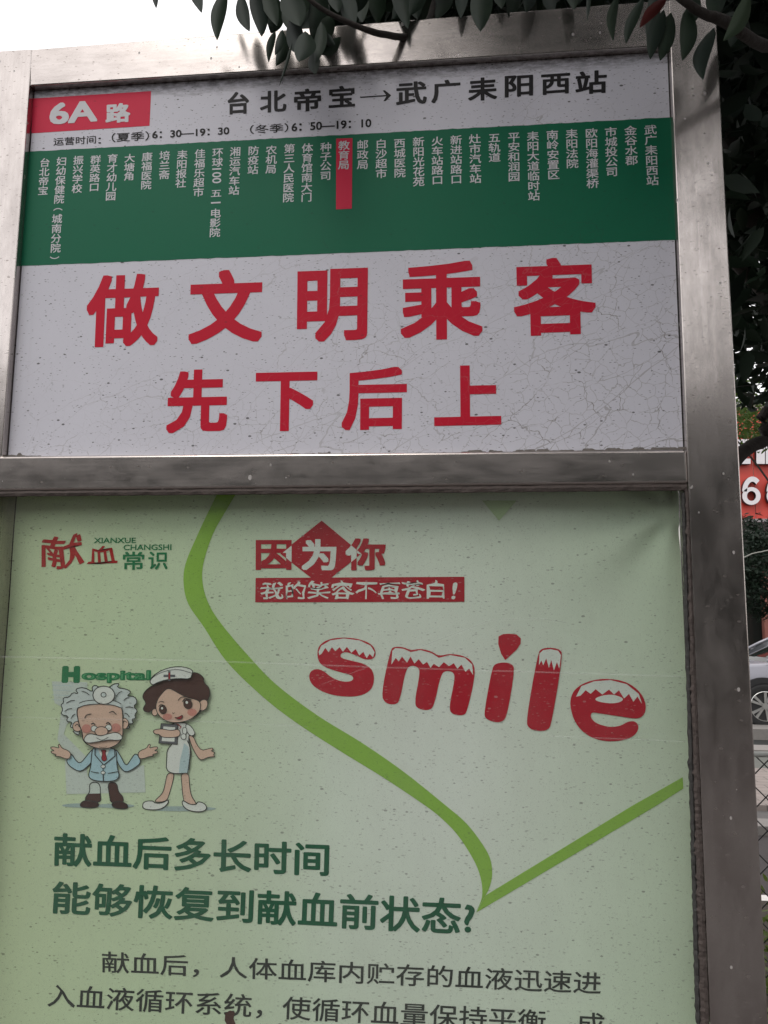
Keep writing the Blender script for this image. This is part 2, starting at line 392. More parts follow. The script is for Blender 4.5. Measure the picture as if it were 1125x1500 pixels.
# green band (runs under the frame edge on both sides)
gl = lambda z: None
strip_quad('green_band', [(43.3, 222), (984.2, 171.7), (993.6, 351), (27.3, 389.7)], Y1, route, M_green, 120, .25)
strip_quad('red_tag', [(47.5, 144.3), (221.3, 133.4), (219, 184.2), (46, 195.2)], Y1, route, M_red2, 10)
strip_quad('red_marker', [(492.5, 203.1), (516.2, 202.3), (515.4, 305.6), (492.2, 306.7)], Y2, route, M_red2, 4)
text('6A', quad_of((72.5, 146.5, 142.5, 183), -.07), Y2, route, M_wtext, .030, 16)
text('路', quad_of((154.5, 150, 191, 181), -.07), Y2, route, M_wtext, .038, 10)
for ch, b in (('台', (333.5, 133.4, 364.9, 168.2)), ('北', (380.8, 131.4, 419.6, 165.8)), ('帝', (430.6, 128.4, 470.4, 164.3)), ('宝', (481.3, 124.4, 520.2, 158.3)),
              ('武', (580, 118, 625.3, 154.7)), ('广', (631.8, 115.5, 674.5, 151.7)), ('耒', (685.6, 112, 728.3, 148.7)), ('阳', (739.3, 108.5, 781, 143.1)), ('西', (792.5, 106.5, 835.2, 139.6)), ('站', (842.8, 102, 889, 139.1))):
    text(ch, quad_of(b, SL(b[0], b[1]), .0), Y1, route, M_ink, .026, 10, name='black_character')
flat('black_arrow', [(527.5, 141.6), (565.5, 139.0), (560.5, 132.6), (563.8, 132.2), (573, 139.6), (565.2, 148.0), (561.6, 148.2), (566, 141.0), (527.5, 143.4)], Y1, route, M_ink)
for s, b in (('运营时间', (78.3, 198.5, 140.5, 213.6)), ('：', (144, 201.5, 148, 210.5)), ('（夏季）', (163.5, 192.0, 218.5, 208.6)), ('6：30—19：30', (222.8, 186.0, 336, 203.0)), ('（冬季）', (366, 180.2, 422.5, 196.5)), ('6：50—19：10', (427, 174.0, 544, 192.6))):
    text(s, quad_of(b, -.055), Y1, route, M_ink, .024 if s[0] == '6' else .010, 8)
for ch, b in (('做', (124.4, 399.9, 235, 509.4)), ('文', (275.3, 393.4, 386.3, 504.4)), ('明', (434.6, 392, 539, 502)), ('乘', (586.1, 381, 707.2, 499.5)), ('客', (750.9, 375.5, 873.9, 493)),
              ('先', (242.9, 540.3, 335, 634.9)), ('下', (373.3, 544.3, 465, 632.4)), ('后', (500.2, 537, 596.2, 630.5)), ('上', (635.3, 534.2, 734.3, 624.1))):
    cx = (b[0]+b[2])/2
    text(ch, quad_of(b, SL(b[0], (b[1]+b[3])/2), (-.06+.1*cx/1000)), Y1, route, M_red, (.029 if ch not in '乘做客' else .025), 16, name='red_character')
cols = [('台北帝宝', 66.1, 232.3, 62.6, 286), ('振兴学校', 115.2, 228.7, 112.4, 283), ('群英路口', 140.4, 228, 137.6, 280.6), ('育才幼儿园', 165.3, 226.2, 161.8, 294), ('大塘角', 190.2, 226, 188.8, 264.6),
 ('康福医院', 215.8, 223.7, 213.7, 277.8), ('培兰斋', 241.4, 221.6, 240.4, 262.8), ('耒阳报社', 267.4, 220.5, 264.5, 275.3), ('佳福乐超市', 293.3, 219, 290.5, 288.4), ('湘运汽车站', 345, 216, 342.4, 286),
 ('防疫站', 371.6, 214.5, 370.2, 255.7), ('农机局', 397.6, 213.8, 396.8, 254.7), ('第三人民医院', 424.2, 211.3, 422, 296.6), ('体育馆南大门', 450.5, 210.6, 448.8, 296), ('种子公司', 477.6, 209.2, 476.8, 264.3),
 ('教育局', 503.9, 206.7, 503.5, 248.6), ('邮政局', 531.2, 205.6, 531.2, 248.3), ('白沙超市', 558.3, 204.2, 558.6, 261.4), ('西城医院', 585.3, 203.5, 585.6, 260.4), ('新阳光花苑', 613, 201.3, 613.4, 273.2),
 ('火车站路口', 640.4, 200.6, 640.8, 270.7), ('新进站路口', 668.1, 198.8, 668.5, 269.6), ('灶市汽车站', 695.5, 197, 696.6, 268.9), ('五轨道', 723.9, 195.6, 724.6, 237.6), ('平安和润园', 752.7, 194.2, 753, 266),
 ('耒阳大道临时站', 780.4, 193.1, 782.2, 294.4), ('南岭安置区', 808.9, 191.3, 811, 263.2), ('耒阳法院', 837.3, 189.6, 838.4, 246.8), ('欧阳海灌渠桥', 866.1, 188.5, 868.3, 276), ('市城投公司', 894.6, 186.7, 896.4, 258.9),
 ('金谷水郡', 923.4, 184.9, 925.5, 242.2), ('武广耒阳西站', 952.5, 183.5, 956.1, 272)]
for s, xt, yt, xb, yb in cols:
    column([(s, xt, yt, xb, yb, 'cjk')], 14.6+3.4*xt/950, Y3 if s == '教育局' else Y2, route, M_wtext)
for sg_ in ([('妇幼保健院', 90.7, 230.5, 86, 298.5, 'cjk'), ('︵', 84.9, 304.8, 84.7, 308.6, 'p'), ('城南分院', 83.9, 314.4, 81, 370.4, 'cjk'), ('︶', 80.2, 375.6, 79.8, 379.4, 'p')]): column([sg_], 14.9, Y2, route, M_wtext)
for sg_ in ([('环球', 319.3, 217.3, 318.2, 244.7, 'cjk'), ('100', 317.8, 246.5, 317.2, 268.5, 'rot'), ('五', 316.9, 277.8, 316.5, 289.2, 'cjk'), ('一', 316.2, 295.8, 316.1, 298, 'p'), ('电影院', 315.9, 306.2, 314.3, 347.6, 'cjk')]): column([sg_], 15.7, Y2, route, M_wtext)

# peeled film along the bottom edge of the route board
def ragged(name, x0, x1, ya, yb, hmin, hmax, y, parent, mat, n=60, thick=.0008):
    pts = []; 
    for i in range(n+1):
        x = x0+(x1-x0)*i/n; pts.append((x, ya+(yb-ya)*i/n))
    h = hmin
    top = []
    for i in range(n, -1, -1):
        if random.random() < .25: h = random.uniform(hmin, hmax)
        x, yy = pts[i]; top.append((x, yy-h-random.uniform(0, .5)))
    n1 = len(pts); allp = pts+top; w = back(allp, y); f = []
    for i in range(n): f.append((i, i+1, 2*n1-2-i, 2*n1-1-i))
    w2 = w.copy(); w2[:, 1] += thick
    k = len(w); F = [tuple(a) for a in f]
    for i in range(k):
        j = (i+1) % k; F.append((i, i+k, j+k, j))
    return put(name, np.concatenate([w, w2]), F, parent, mat)
ragged('peeled_edge', 676, 1003, 663.5, 658.5, .3, 4.2, YP-.0012, route, M_edge, 150)
ragged('peeled_edge', 5, 60, 668.5, 668, .6, 5, YP-.0012, route, M_edge, 20)
ragged('peeled_edge', 400, 676, 666.0, 663.8, .2, 1.6, YP-.0012, route, M_edge, 60)
ragged('peeled_edge', 466, 484, 665, 664.8, 1.5, 5, YP-.0016, route, M_edge, 8)

# ------------------------------------------------------------------ poster case
YG, YQ = .010, .046
def poster_col(t):
    g = N(t, 'ShaderNodeNewGeometry'); s = N(t, 'ShaderNodeSeparateXYZ'); Lk(t, g.outputs['Position'], s.inputs[0])
    x = s.outputs[0]; z = s.outputs[2]
    c0, z0 = P(640, 1000, YQ)[0], P(640, 1000, YQ)[2]
    dx = mth(t, 'DIVIDE', mth(t, 'SUBTRACT', x, float(c0)), .46); dz = mth(t, 'DIVIDE', mth(t, 'SUBTRACT', z, float(z0)-.12), .80)
    d = mth(t, 'SQRT', mth(t, 'ADD', mth(t, 'MULTIPLY', dx, dx), mth(t, 'MULTIPLY', dz, dz)))
    left = mth(t, 'MULTIPLY', mth(t, 'ADD', mth(t, 'MULTIPLY', dx, -1.0), -.35), .9, None, True)
    c = mixc(t, ramp(t, d, [(.1, 0.0), (1.25, 1.0)]), (.75, .81, .74), (.57, .70, .51))
    return mixc(t, left, c, (.59, .71, .46))
M_poster = print_mat('poster_print', poster_col, 0, spk=.5, rough=.5)
M_paper = print_mat('snow_print', (.72, .78, .72), 0, spk=.2, rough=.5)
M_pgreen = print_mat('leaf_green_print', (.27, .50, .07), 0, spk=.3, rough=.5)
M_pred = print_mat('poster_red_print', (.46, .008, .025), 0, spk=.4, rough=.5, fleck=(.5, .35, .35))
M_dgreen = print_mat('dark_green_print', (.005, .105, .048), 0, spk=.1, rough=.5)
M_mgreen = print_mat('mid_green_print', (.015, .20, .075), 0, spk=.1, rough=.5)
M_pink = print_mat('poster_black_print', (.035, .045, .038), 0, spk=0, rough=.5)
zp1 = P(500, 712, YQ)[2]+.01
pxl, pxr = XL(1.5)-.02, XR(1.5)
nx, nz = 120, 150
zlow = .43
vs = []
for j in range(nz+1):
    z = zlow+(zp1-zlow)*j/nz
    x0 = XL(z)+.001; x1 = XR(z)-.001
    for i in range(nx+1):
        x = x0+(x1-x0)*i/nx
        # wrinkle pulled out of the top corner, ripples along the sides
        cxp, czp = P(985, 748, YQ)[0], P(985, 748, YQ)[2]
        rx, rz = cxp-x, czp-z
        r_ = math.hypot(rx, rz); th = math.atan2(rz, rx)
        amp = math.exp(-r_/.11)*min(1, r_/.03)
        dy = .0075*amp*(math.sin(th*7.0+.8)+1)
        e = x1-x; dy += .0008*math.exp(-e/.05)*(math.sin(z*34)+1)+.0006*math.exp(-(x-x0)/.04)*(math.sin(z*26+1)+1)
        dy += .0004*math.exp(-(zp1-z)/.035)*(math.sin(x*19)+1)
        vs.append((x-SB[0], YQ-abs(dy)*.0+dy*1.0+.004-SB[1], z))
fs = [(j*(nx+1)+i, j*(nx+1)+i+1, (j+1)*(nx+1)+i+1, (j+1)*(nx+1)+i) for j in range(nz) for i in range(nx)]
poster = mesh('poster', vs, fs, sign, M_poster, True)
YA = YQ+.004-.00055                                   # printed layers lie on the sheet, a hair above its ripples
def ya(k): return YA-.00007*k
SMB = 0
O_ = [(322, 716), (306, 748), (290, 782), (272, 825), (269, 855), (276, 885), (299, 919), (332, 969), (383, 1019), (433, 1058), (498, 1100), (560, 1138), (622.8, 1180), (648, 1200), (671, 1224), (694, 1260), (704.5, 1288), (706, 1314), (697, 1336.5)]
I_ = [(350, 716), (331, 748), (312, 782), (298, 825), (297, 855), (306, 885), (325, 915), (365, 962), (405, 1003), (465, 1048), (530, 1088), (592, 1131), (653, 1180), (680, 1203), (700, 1227), (717, 1255), (721, 1280), (717, 1300), (711, 1312)]
so_ = smooth_path([(a, b, 0) for a, b in O_], 5); si_ = smooth_path([(a, b, 0) for a, b in I_], 5); n_ = len(so_)
w = back([(p.x, p.y) for p in so_+si_], ya(0)); put('heart_outline', w, fix_np(w, np.array([(i, i+1, n_+i+1) for i in range(n_-1)]+[(i, n_+i+1, n_+i) for i in range(n_-1)])), poster, M_pgreen)
flat('heart_outline', [(711.5, 1311.5), (926.7, 1180), (1000, 1138.5), (1001, 1155), (961.8, 1180), (697.5, 1336.8)], ya(1), poster, M_pgreen)
M_tip = print_mat('faint_green_print', (.46, .62, .35), 0, spk=.3, rough=.5)
flat('green_leaf_tip', [(706, 733), (757, 733), (731, 763)], ya(0), poster, M_tip)
def curvy(pts, k=2):
    p = [np.array(a, float) for a in pts]
    for _ in range(k):
        q = []
        for i in range(len(p)):
            a, b = p[i], p[(i+1) % len(p)]; q += [a*.75+b*.25, a*.25+b*.75]
        p = q
    return p
def sm(pts): return [(430+x/2.045, 900+y/2.045) for x, y in pts]
S_out = [(70,118),(76,92),(104,74),(150,68),(200,74),(236,90),(248,115),(240,134),(214,136),(190,124),(160,112),(142,116),(140,130),(170,138),(210,147),(236,164),(243,195),(233,227),(200,245),(150,247),(100,238),(60,217),(45,192),(50,170),(70,162),(92,170),(112,188),(142,201),(170,202),(181,192),(172,181),(135,172),(98,160),(76,145)]
M_out = [(262,240),(290,105),(303,96),(330,98),(352,108),(380,102),(415,111),(435,125),(470,117),(516,125),(541,148),(544,185),(520,292),(508,303),(480,301),(464,285),(483,195),(480,173),(457,168),(441,180),(421,275),(405,288),(375,284),(361,268),(379,175),(373,158),(353,152),(336,165),(319,257),(305,271),(275,267)]
I_body = [(594,165),(603,148),(630,143),(655,148),(663,166),(640,302),(626,322),(600,323),(574,312),(571,292)]
I_drop = [(614,66),(628,59),(645,58),(668,60),(681,72),(680,88),(668,106),(634,137),(622,118),(613,88)]
L_out = [(732,115),(744,102),(770,99),(797,104),(807,120),(773,327),(762,347),(735,350),(705,342),(696,320)]
E_out = [(827,272),(834,235),(858,211),(900,195),(950,192),(1002,203),(1042,235),(1057,272),(1051,302),(1030,314),(980,306),(920,297),(893,292),(889,308),(905,326),(945,338),(978,335),(1003,320),(1026,320),(1036,340),(1020,366),(980,379),(930,381),(880,364),(843,327)]
for o in (S_out, M_out, I_body, L_out, E_out): flat('red_letter', sm(curvy(o)), ya(1), poster, M_pred)
flat('red_letter', sm(I_drop[:7]+[(634,137)]+I_drop[8:]), ya(1), poster, M_pred)
caps = [
 [(75,112),(83,94),(110,78),(150,72),(198,78),(231,94),(243,113),(238,129),(228,118),(219,131),(209,112),(197,123),(186,104),(173,115),(160,97),(148,112),(138,98),(125,110),(115,98),(105,113),(95,100),(84,118),(77,122)],
 [(293,150),(296,109),(305,101),(330,103),(351,113),(380,107),(413,116),(435,130),(470,122),(513,130),(535,150),(538,182),(526,162),(515,172),(503,150),(491,163),(480,146),(466,155),(450,143),(436,158),(420,148),(410,160),(400,142),(388,150),(375,134),(362,147),(350,126),(340,145),(325,126),(315,141),(306,130)],
 [(735,152),(737,117),(748,107),(770,104),(793,109),(801,122),(796,162),(789,143),(780,168),(772,136),(765,160),(757,132),(748,152),(742,138)],
 [(846,247),(862,215),(902,200),(950,197),(998,209),(1034,238),(1044,268),(1030,246),(1018,262),(1005,238),(990,252),(975,227),(960,240),(945,225),(925,240),(905,224),(890,238),(875,227),(860,243)]]
for o in caps: flat('snow_cap', sm(o), ya(2), poster, M_paper)
flat('snow_cap', sm(curvy([(900,254),(920,244),(945,240),(970,243),(990,253),(978,264),(948,267),(915,262)])), ya(2), poster, M_paper)
# red slogan block with the diamond; the glyphs turn pale where they cross it
dc = P(470, 811, YQ); dr = P(529, 811, YQ)[0]-dc[0]; dh = dc[2]-P(470, 860, YQ)[2]
def slogan_col(t):
    g = N(t, 'ShaderNodeNewGeometry'); s = N(t, 'ShaderNodeSeparateXYZ'); Lk(t, g.outputs['Position'], s.inputs[0])
    a = mth(t, 'ABSOLUTE', mth(t, 'DIVIDE', mth(t, 'SUBTRACT', s.outputs[0], float(dc[0])), float(dr)))
    b = mth(t, 'ABSOLUTE', mth(t, 'DIVIDE', mth(t, 'SUBTRACT', s.outputs[2], float(dc[2])), float(dh)))
    k = mth(t, 'LESS_THAN', mth(t, 'ADD', a, b), 1.0)
    return mixc(t, k, (.40, .010, .022), (.70, .76, .70))
M_slog = print_mat('two_tone_slogan_print', slogan_col, 0, spk=.3, rough=.5)
M_slr = print_mat('dark_red_print', (.40, .010, .022), 0, spk=.5, rough=.5, fleck=(.45, .3, .3))
flat('red_diamond', [(471.2, 762.5), (529.5, 811), (470.5, 858), (410.5, 811)], ya(0), poster, M_slr)
flat('red_banner', [(374.4, 846.6), (680.3, 844.9), (680.3, 881.6), (373.8, 882.3)], ya(1), poster, M_slr)
text('因', [(374.6, 791), (427.2, 791), (427, 834.6), (374.4, 835)], ya(2), poster, M_slog, .032, 8)
text('为', [(441.6, 789.8), (492.8, 789.8), (492.6, 835.4), (441.6, 835.4)], ya(2), poster, M_slog, .032, 8)
text('你', [(506, 788.5), (565.2, 788.5), (564.8, 835.2), (506, 835.6)], ya(2), poster, M_slog, .032, 8)
wv = lambda uv: np.stack([uv[:, 0]+.006*np.sin(uv[:, 1]*9+uv[:, 0]*60), uv[:, 1]+.045*np.sin(uv[:, 0]*75)*(.3+uv[:, 1])], 1)
text('我的笑容不再苍白', [(382, 852.5), (652, 850.6), (652, 876.8), (381.4, 878.2)], ya(2), poster, M_paper, .013, 8, wv, sq=False)
text('!', [(663.5, 853), (671, 853), (666.5, 878), (661, 878)], ya(2), poster, M_paper, .02, 6)
# heading
brush = lambda uv: np.stack([uv[:, 0]+.05*np.sin(uv[:, 1]*7)+.06*(uv[:, 1]-.5), uv[:, 1]+.05*np.sin(uv[:, 0]*8+1)+.10*uv[:, 0]*(uv[:, 0]-.6)], 1)
M_brush = print_mat('brush_red_print', (.40, .018, .018), 0, spk=.3, rough=.5)
text('献', [(62, 787), (122, 783), (123.5, 830.5), (60.5, 833)], ya(1), poster, M_brush, .015, 8, brush, sq=False)
text('血', [(133, 798), (168, 798), (173, 826.5), (128, 827.5)], ya(1), poster, M_brush, .015, 8, brush, sq=False)
text('常', [(180, 808), (211.5, 808), (211, 834.5), (179.5, 835)], ya(1), poster, M_mgreen, .016, 8)
text('识', [(217.5, 808), (246, 808), (245.5, 834), (217, 834.5)], ya(1), poster, M_mgreen, .016, 8)
def serifs(s, quad, y, parent, mat):
    text(s, quad, y, parent, mat, .012, 4)
    q = np.array(quad, float); V = []; F = []
    v, f = glyphs(s); x0, x1 = v[:, 0].min(), v[:, 0].max(); hh = v[:, 1].max()
    for yy, w_ in ((0, 1), (1, 0)):
        near = v[np.abs(v[:, 1]-(0 if yy == 0 else hh)) < .02]
        xs = np.unique(np.round((near[:, 0]-x0)/(x1-x0), 3))
        runs = []; 
        for x in xs:
            if runs and x-runs[-1][1] < .022: runs[-1][1] = x
            else: runs.append([x, x])
        for a, b in runs:
            if b-a > .05: continue
            for (u, t0, t1) in (((a-.006, b+.006), .0, .10),):
                w0 = 1-.09 if yy == 0 else 0; w1 = 1 if yy == 0 else .09
                cs = []
                for uu, ww in ((u[0], w0), (u[1], w0), (u[1], w1), (u[0], w1)):
                    cs.append(q[0]*(1-uu)*(1-ww)+q[1]*uu*(1-ww)+q[2]*uu*ww+q[3]*(1-uu)*ww)
                k = len(V); V += list(back(cs, y-.0001)); F += [(k+3, k+2, k+1, k)]
    put('lettering', V, F, parent, mat)
serifs('XIANXUE', [(137.8, 787.8), (199, 787.6), (198.8, 795.4), (137.6, 795.6)], ya(2), poster, M_mgreen)
serifs('CHANGSHI', [(181, 797.8), (251.2, 797.4), (251, 805.6), (180.8, 805.9)], ya(2), poster, M_mgreen)
# question and body text
text('献血后多长时间', [(79.6, 1219.8), (482.8, 1235), (481.6, 1284), (78.1, 1268.6)], ya(0), poster, M_dgreen, .024, 12, sq=False)
text('能够恢复到献血前状态?', [(77.4, 1290.5), (696.1, 1316.8), (694.6, 1370.9), (74.7, 1338.3)], ya(0), poster, M_dgreen, .022, 12, sq=False)
text('献血后，人体血库内贮存的血液迅速进', [(149.3, 1393.6), (881.4, 1424), (880, 1457.6), (149.0, 1425.4)], ya(0), poster, M_pink, .009, 8, sq=False)
text('入血液循环系统，使循环血量保持平衡，成', [(71, 1441), (886, 1484), (885, 1519), (69, 1475.5)], ya(0), poster, M_pink, .009, 8, sq=False)
# ---- printed cartoon doctor and nurse (generic clip art), drawn as filled outlines
def pm(name, c): return print_mat(name, c, 0, spk=.25, rough=.5)
PC = dict(k=pm('outline_print', (.035, .04, .035)), hair=pm('white_hair_print', (.60, .68, .66)), skin=pm('skin_print', (.70, .49, .38)), blue=pm('coat_print', (.40, .60, .66)), brown=pm('brown_print', (.075, .035, .028)),
          white=pm('uniform_print', (.74, .78, .73)), pink=pm('blush_print', (.60, .27, .22)), red=pm('tie_print', (.32, .02, .03)), shade=pm('floor_shade_print', (.36, .47, .45)), ghost=pm('ghost_print', (.58, .66, .60)), grey=pm('board_print', (.12, .13, .14)), shoe=pm('shoe_print', (.05, .022, .018)), lblue=pm('fold_print', (.46, .60, .62)), mg=M_mgreen)
from mathutils.geometry import tessellate_polygon
class Art:
    def __init__(s, name, ox, oy, k, y0): s.n = name; s.ox, s.oy, s.k, s.y = ox, oy, k, y0; s.V = []; s.F = []; s.M = []; s.L = 0; s.ms = []
    def mi(s, c):
        m = PC[c]
        if m not in s.ms: s.ms.append(m)
        return s.ms.index(m)
    def _w(s, pts): s.L += 1; return back([(s.ox+x/s.k, s.oy+y/s.k) for x, y in pts], s.y-s.L*1.1e-5)
    def fill(s, pts, c):
        w = s._w(pts); k = len(s.V); tr = fix(w, tessellate_polygon([[Vector((p[0], p[2], 0)) for p in w]]))
        s.V += list(w); s.F += [tuple(i+k for i in t) for t in tr]; s.M += [s.mi(c)]*len(tr)
    def line(s, pts, wd=5, c='k', closed=False):
        p = [np.array(a, float) for a in pts]
        if closed: p.append(p[0])
        for a, b in zip(p[:-1], p[1:]):
            d = b-a; l = np.hypot(*d)
            if l < 1e-6: continue
            d = d/l; nn = np.array([-d[1], d[0]])*wd/2; e = d*wd*.3
            w = s._w([a-e+nn, b+e+nn, b+e-nn, a-e-nn]); k = len(s.V); tr = fix_np(w, np.array([(0, 1, 2), (0, 2, 3)]))
            s.V += list(w); s.F += [tuple(i+k for i in t) for t in tr]; s.M += [s.mi(c)]*2
    def shape(s, pts, c, wd=5, k=2, lc='k'):
        q = curvy(pts, k) if k else [np.array(a, float) for a in pts]; s.fill(q, c); s.line(q, wd, lc, True)
    def ell(s, cx, cy, rx, ry, c, wd=0, rot=0):
        q = [(cx+rx*math.cos(a)*math.cos(rot)-ry*math.sin(a)*math.sin(rot), cy+rx*math.cos(a)*math.sin(rot)+ry*math.sin(a)*math.cos(rot)) for a in [2*math.pi*i/20 for i in range(20)]]
        s.fill(q, c)
        if wd: s.line(q, wd, 'k', True)
    def arc(s, pts, wd=5, c='k'):
        q = smooth_path([(a, b, 0) for a, b in pts], 4); s.line([(p.x, p.y) for p in q], wd, c)
    def done(s, parent):
        o = put(s.n, s.V, s.F, parent, s.ms); o.data.polygons.foreach_set('material_index', s.M); return o
A = Art('ghost_backdrop_print', 40, 950, 3.75, ya(0))
A.fill([(135,180),(330,185),(330,300),(215,420),(200,470),(320,590),(330,700),(640,640),(650,790),(215,800),(205,560),(165,500),(190,320),(150,300)], 'ghost')
for i in range(4): A.line([(135, 200+i*27), (250, 206+i*27)], 3, 'lblue')
A.ell(300, 862, 110, 12, 'shade'); A.ell(480, 864, 110, 12, 'shade'); A.ell(840, 880, 200, 14, 'shade')
A.done(poster)
A = Art('printed_doctor', 40, 950, 3.75, ya(1)+.00008)
d = A
d.shape([(340,735),(400,735),(402,810),(405,845),(320,850),(318,815),(345,790)], 'brown'); d.shape([(440,735),(492,735),(500,790),(528,815),(525,850),(458,850),(452,810)], 'brown')
d.shape([(290,870),(292,848),(320,832),(372,840),(392,850),(388,872),(340,876)], 'shoe'); d.shape([(462,850),(500,838),(530,845),(552,860),(552,880),(500,881),(470,872)], 'shoe')
d.shape([(362,546),(330,585),(290,635),(262,610),(245,578),(228,590),(213,620),(235,650),(290,680),(330,650),(360,615)], 'blue')
d.shape([(482,546),(510,585),(542,650),(568,610),(592,575),(612,590),(625,625),(600,650),(545,682),(515,662),(488,610)], 'blue')
d.shape([(358,548),(375,545),(480,545),(492,580),(490,640),(512,722),(415,734),(330,715),(348,650),(352,600)], 'blue')
d.fill([(385,548),(455,548),(420,625)], 'white'); d.shape([(402,556),(436,556),(428,576),(440,610),(420,622),(405,606),(414,576)], 'red', 3)
d.line([(372,548),(372,585),(415,635),(418,730)], 5); d.line([(478,550),(482,590),(420,640)], 5)
d.ell(416,648,12,9,'white',3); d.ell(416,682,12,9,'white',3); d.line([(350,676),(392,684)],4); d.line([(444,686),(496,676)],4)
for m in (0, 1):
    f = (lambda x: x) if not m else (lambda x: 846-x)
    hand = [(240,578),(225,560),(190,548),(178,524),(168,530),(176,548),(150,540),(130,540),(128,550),(150,562),(130,562),(132,575),(160,582),(150,592),(175,592),(210,606),(232,604)]
    d.shape([(f(x), y-(0 if not m else 0)) for x, y in hand], 'skin', 4, 1)
hair = [(250,462),(262,440),(232,430),(250,405),(212,400),(228,372),(182,362),(196,335),(183,310),(200,298),(196,270),(230,268),(250,240),(282,250),(262,222),(310,212),(360,240),(355,212),(372,200),(400,215),(445,215),(480,192),(507,192),(492,215),(545,222),(572,240),(545,262),(590,262),(606,295),(582,318),(607,342),(590,362),(596,385),(572,388),(585,412),(552,415),(566,438),(530,440),(520,400),(410,300),(280,400),(292,480)]
d.shape(hair, 'hair', 5, 1)
for a in ([(215,300),(260,285)],[(205,345),(245,330)],[(240,385),(262,360)],[(560,270),(530,285)],[(580,325),(540,325)],[(560,375),(535,355)],[(300,235),(340,255)],[(520,235),(488,262)]): d.arc([a[0], ((a[0][0]+a[1][0])/2, (a[0][1]+a[1][1])/2-5), a[1]], 4)
d.ell(275,428,26,28,'skin',4); d.ell(532,412,24,30,'skin',4); d.arc([(262,425),(275,415),(285,430)],4); d.arc([(545,405),(532,398),(524,415)],4)
d.shape([(272,332),(290,315),(340,308),(400,304),(460,306),(512,316),(524,345),(524,420),(526,480),(505,520),(460,545),(415,552),(370,545),(325,525),(303,500),(302,460),(285,420),(274,370)], 'skin', 5)
d.fill([(285,300),(320,288),(400,282),(480,288),(515,305),(517,326),(470,313),(400,306),(320,312),(280,326)], 'hair'); d.arc([(280,326),(320,311),(400,304),(470,311),(518,327)],4); d.arc([(285,300),(320,288),(400,282),(480,288),(515,305)],4)
d.ell(325,440,26,24,'pink'); d.ell(487,435,26,24,'pink')
d.ell(420,256,60,50,'white',5); d.ell(419,254,14,13,'hair',4)
d.arc([(316,382),(325,366),(350,360)],5); d.arc([(450,352),(470,346),(488,362)],5)
d.arc([(352,415),(362,410),(372,418)],6); d.arc([(434,412),(444,407),(456,416)],6)
d.ell(367,440,17,16,'white',3); d.ell(446,434,17,16,'white',3); d.line([(384,434),(430,430)],3)
d.ell(407,455,36,26,'skin',4)
d.shape([(405,480),(440,470),(490,458),(520,478),(522,500),(490,505),(455,500),(410,508),(370,515),(330,520),(308,505),(320,478),(345,465),(380,475)], 'white', 4)
d.arc([(380,490),(410,503),(445,487)],3); d.arc([(395,540),(415,545),(435,540)],3)
d.done(poster)
A = Art('printed_nurse', 40, 950, 3.75, ya(1)+.00008); d = A
d.shape([(768,684),(808,684),(800,730),(780,800),(765,840),(700,845),(705,830),(745,795),(758,740)], 'skin', 4); d.shape([(844,684),(888,684),(890,750),(900,810),(925,845),(930,862),(870,865),(855,820),(848,740)], 'skin', 4)
d.shape([(690,835),(640,840),(632,865),(640,882),(700,888),(745,878),(775,850),(775,828),(745,848),(700,850)], 'white', 5); d.shape([(850,830),(852,862),(880,888),(930,898),(975,893),(988,872),(970,848),(935,840),(928,858),(890,856)], 'white', 5)
d.shape([(884,472),(910,478),(932,530),(958,560),(990,552),(1018,545),(1022,556),(1008,562),(1032,572),(1022,582),(1030,596),(1010,594),(985,600),(962,612),(945,608),(925,580),(900,530)], 'skin', 4, 1)
d.shape([(790,408),(875,405),(900,440),(882,500),(900,560),(892,620),(886,688),(762,686),(766,600),(768,555),(800,520),(806,480),(795,445)], 'white', 5)
d.fill([(862,520),(885,540),(892,600),(884,682),(832,684),(840,610)], 'lblue'); d.arc([(878,505),(895,560),(880,684)],4)
d.shape([(870,410),(905,430),(925,472),(895,482),(872,450)], 'white', 4, 1)
d.shape([(735,412),(828,418),(824,526),(722,520)], 'grey', 4, 0); d.fill([(748,428),(812,432),(808,512),(738,508)], 'white')
d.shape([(690,455),(700,445),(740,440),(790,452),(835,440),(842,480),(800,490),(740,488),(722,470),(700,470)], 'skin', 4)
d.line([(820,412),(845,430),(838,440)],4,'red'); d.ell(864,452,12,20,'white',3); d.ell(858,484,14,16,'white',3)
d.shape([(700,200),(760,165),(850,150),(905,130),(940,135),(970,160),(968,185),(1000,215),(1004,260),(980,300),(985,330),(950,345),(920,380),(700,360),(695,330),(670,352),(640,345),(636,325),(655,300),(632,270),(640,240),(680,205)], 'brown', 4)
d.ell(966,310,24,32,'skin',4,.4); d.ell(700,350,16,20,'skin',4)
d.shape([(775,212),(740,245),(712,285),(704,330),(722,370),(765,400),(810,408),(860,402),(905,385),(945,350),(955,310),(940,282),(880,270),(830,245)], 'skin', 4)
d.ell(770,375,26,18,'pink'); d.ell(905,350,26,20,'pink')
d.ell(745,336,20,24,'brown',3,-.3); d.ell(882,305,23,27,'brown',3,-.3); d.ell(740,328,6,7,'white'); d.ell(876,296,7,8,'white')
d.arc([(722,318),(735,308),(755,314)],4); d.arc([(852,290),(870,275),(900,282)],5); d.arc([(722,296),(735,290),(750,294)],4); d.arc([(828,285),(845,268),(872,266)],4)
d.arc([(798,352),(802,358),(808,352)],3); d.shape([(805,378),(830,378),(855,362),(848,385),(832,390)], 'red', 3, 1)
d.shape([(670,182),(690,150),(740,118),(800,100),(860,100),(910,118),(905,142),(895,168),(830,164),(760,172),(715,186),(688,202)], 'white', 5, 1)
d.arc([(672,180),(700,150),(760,124),(830,116),(905,136)],3)
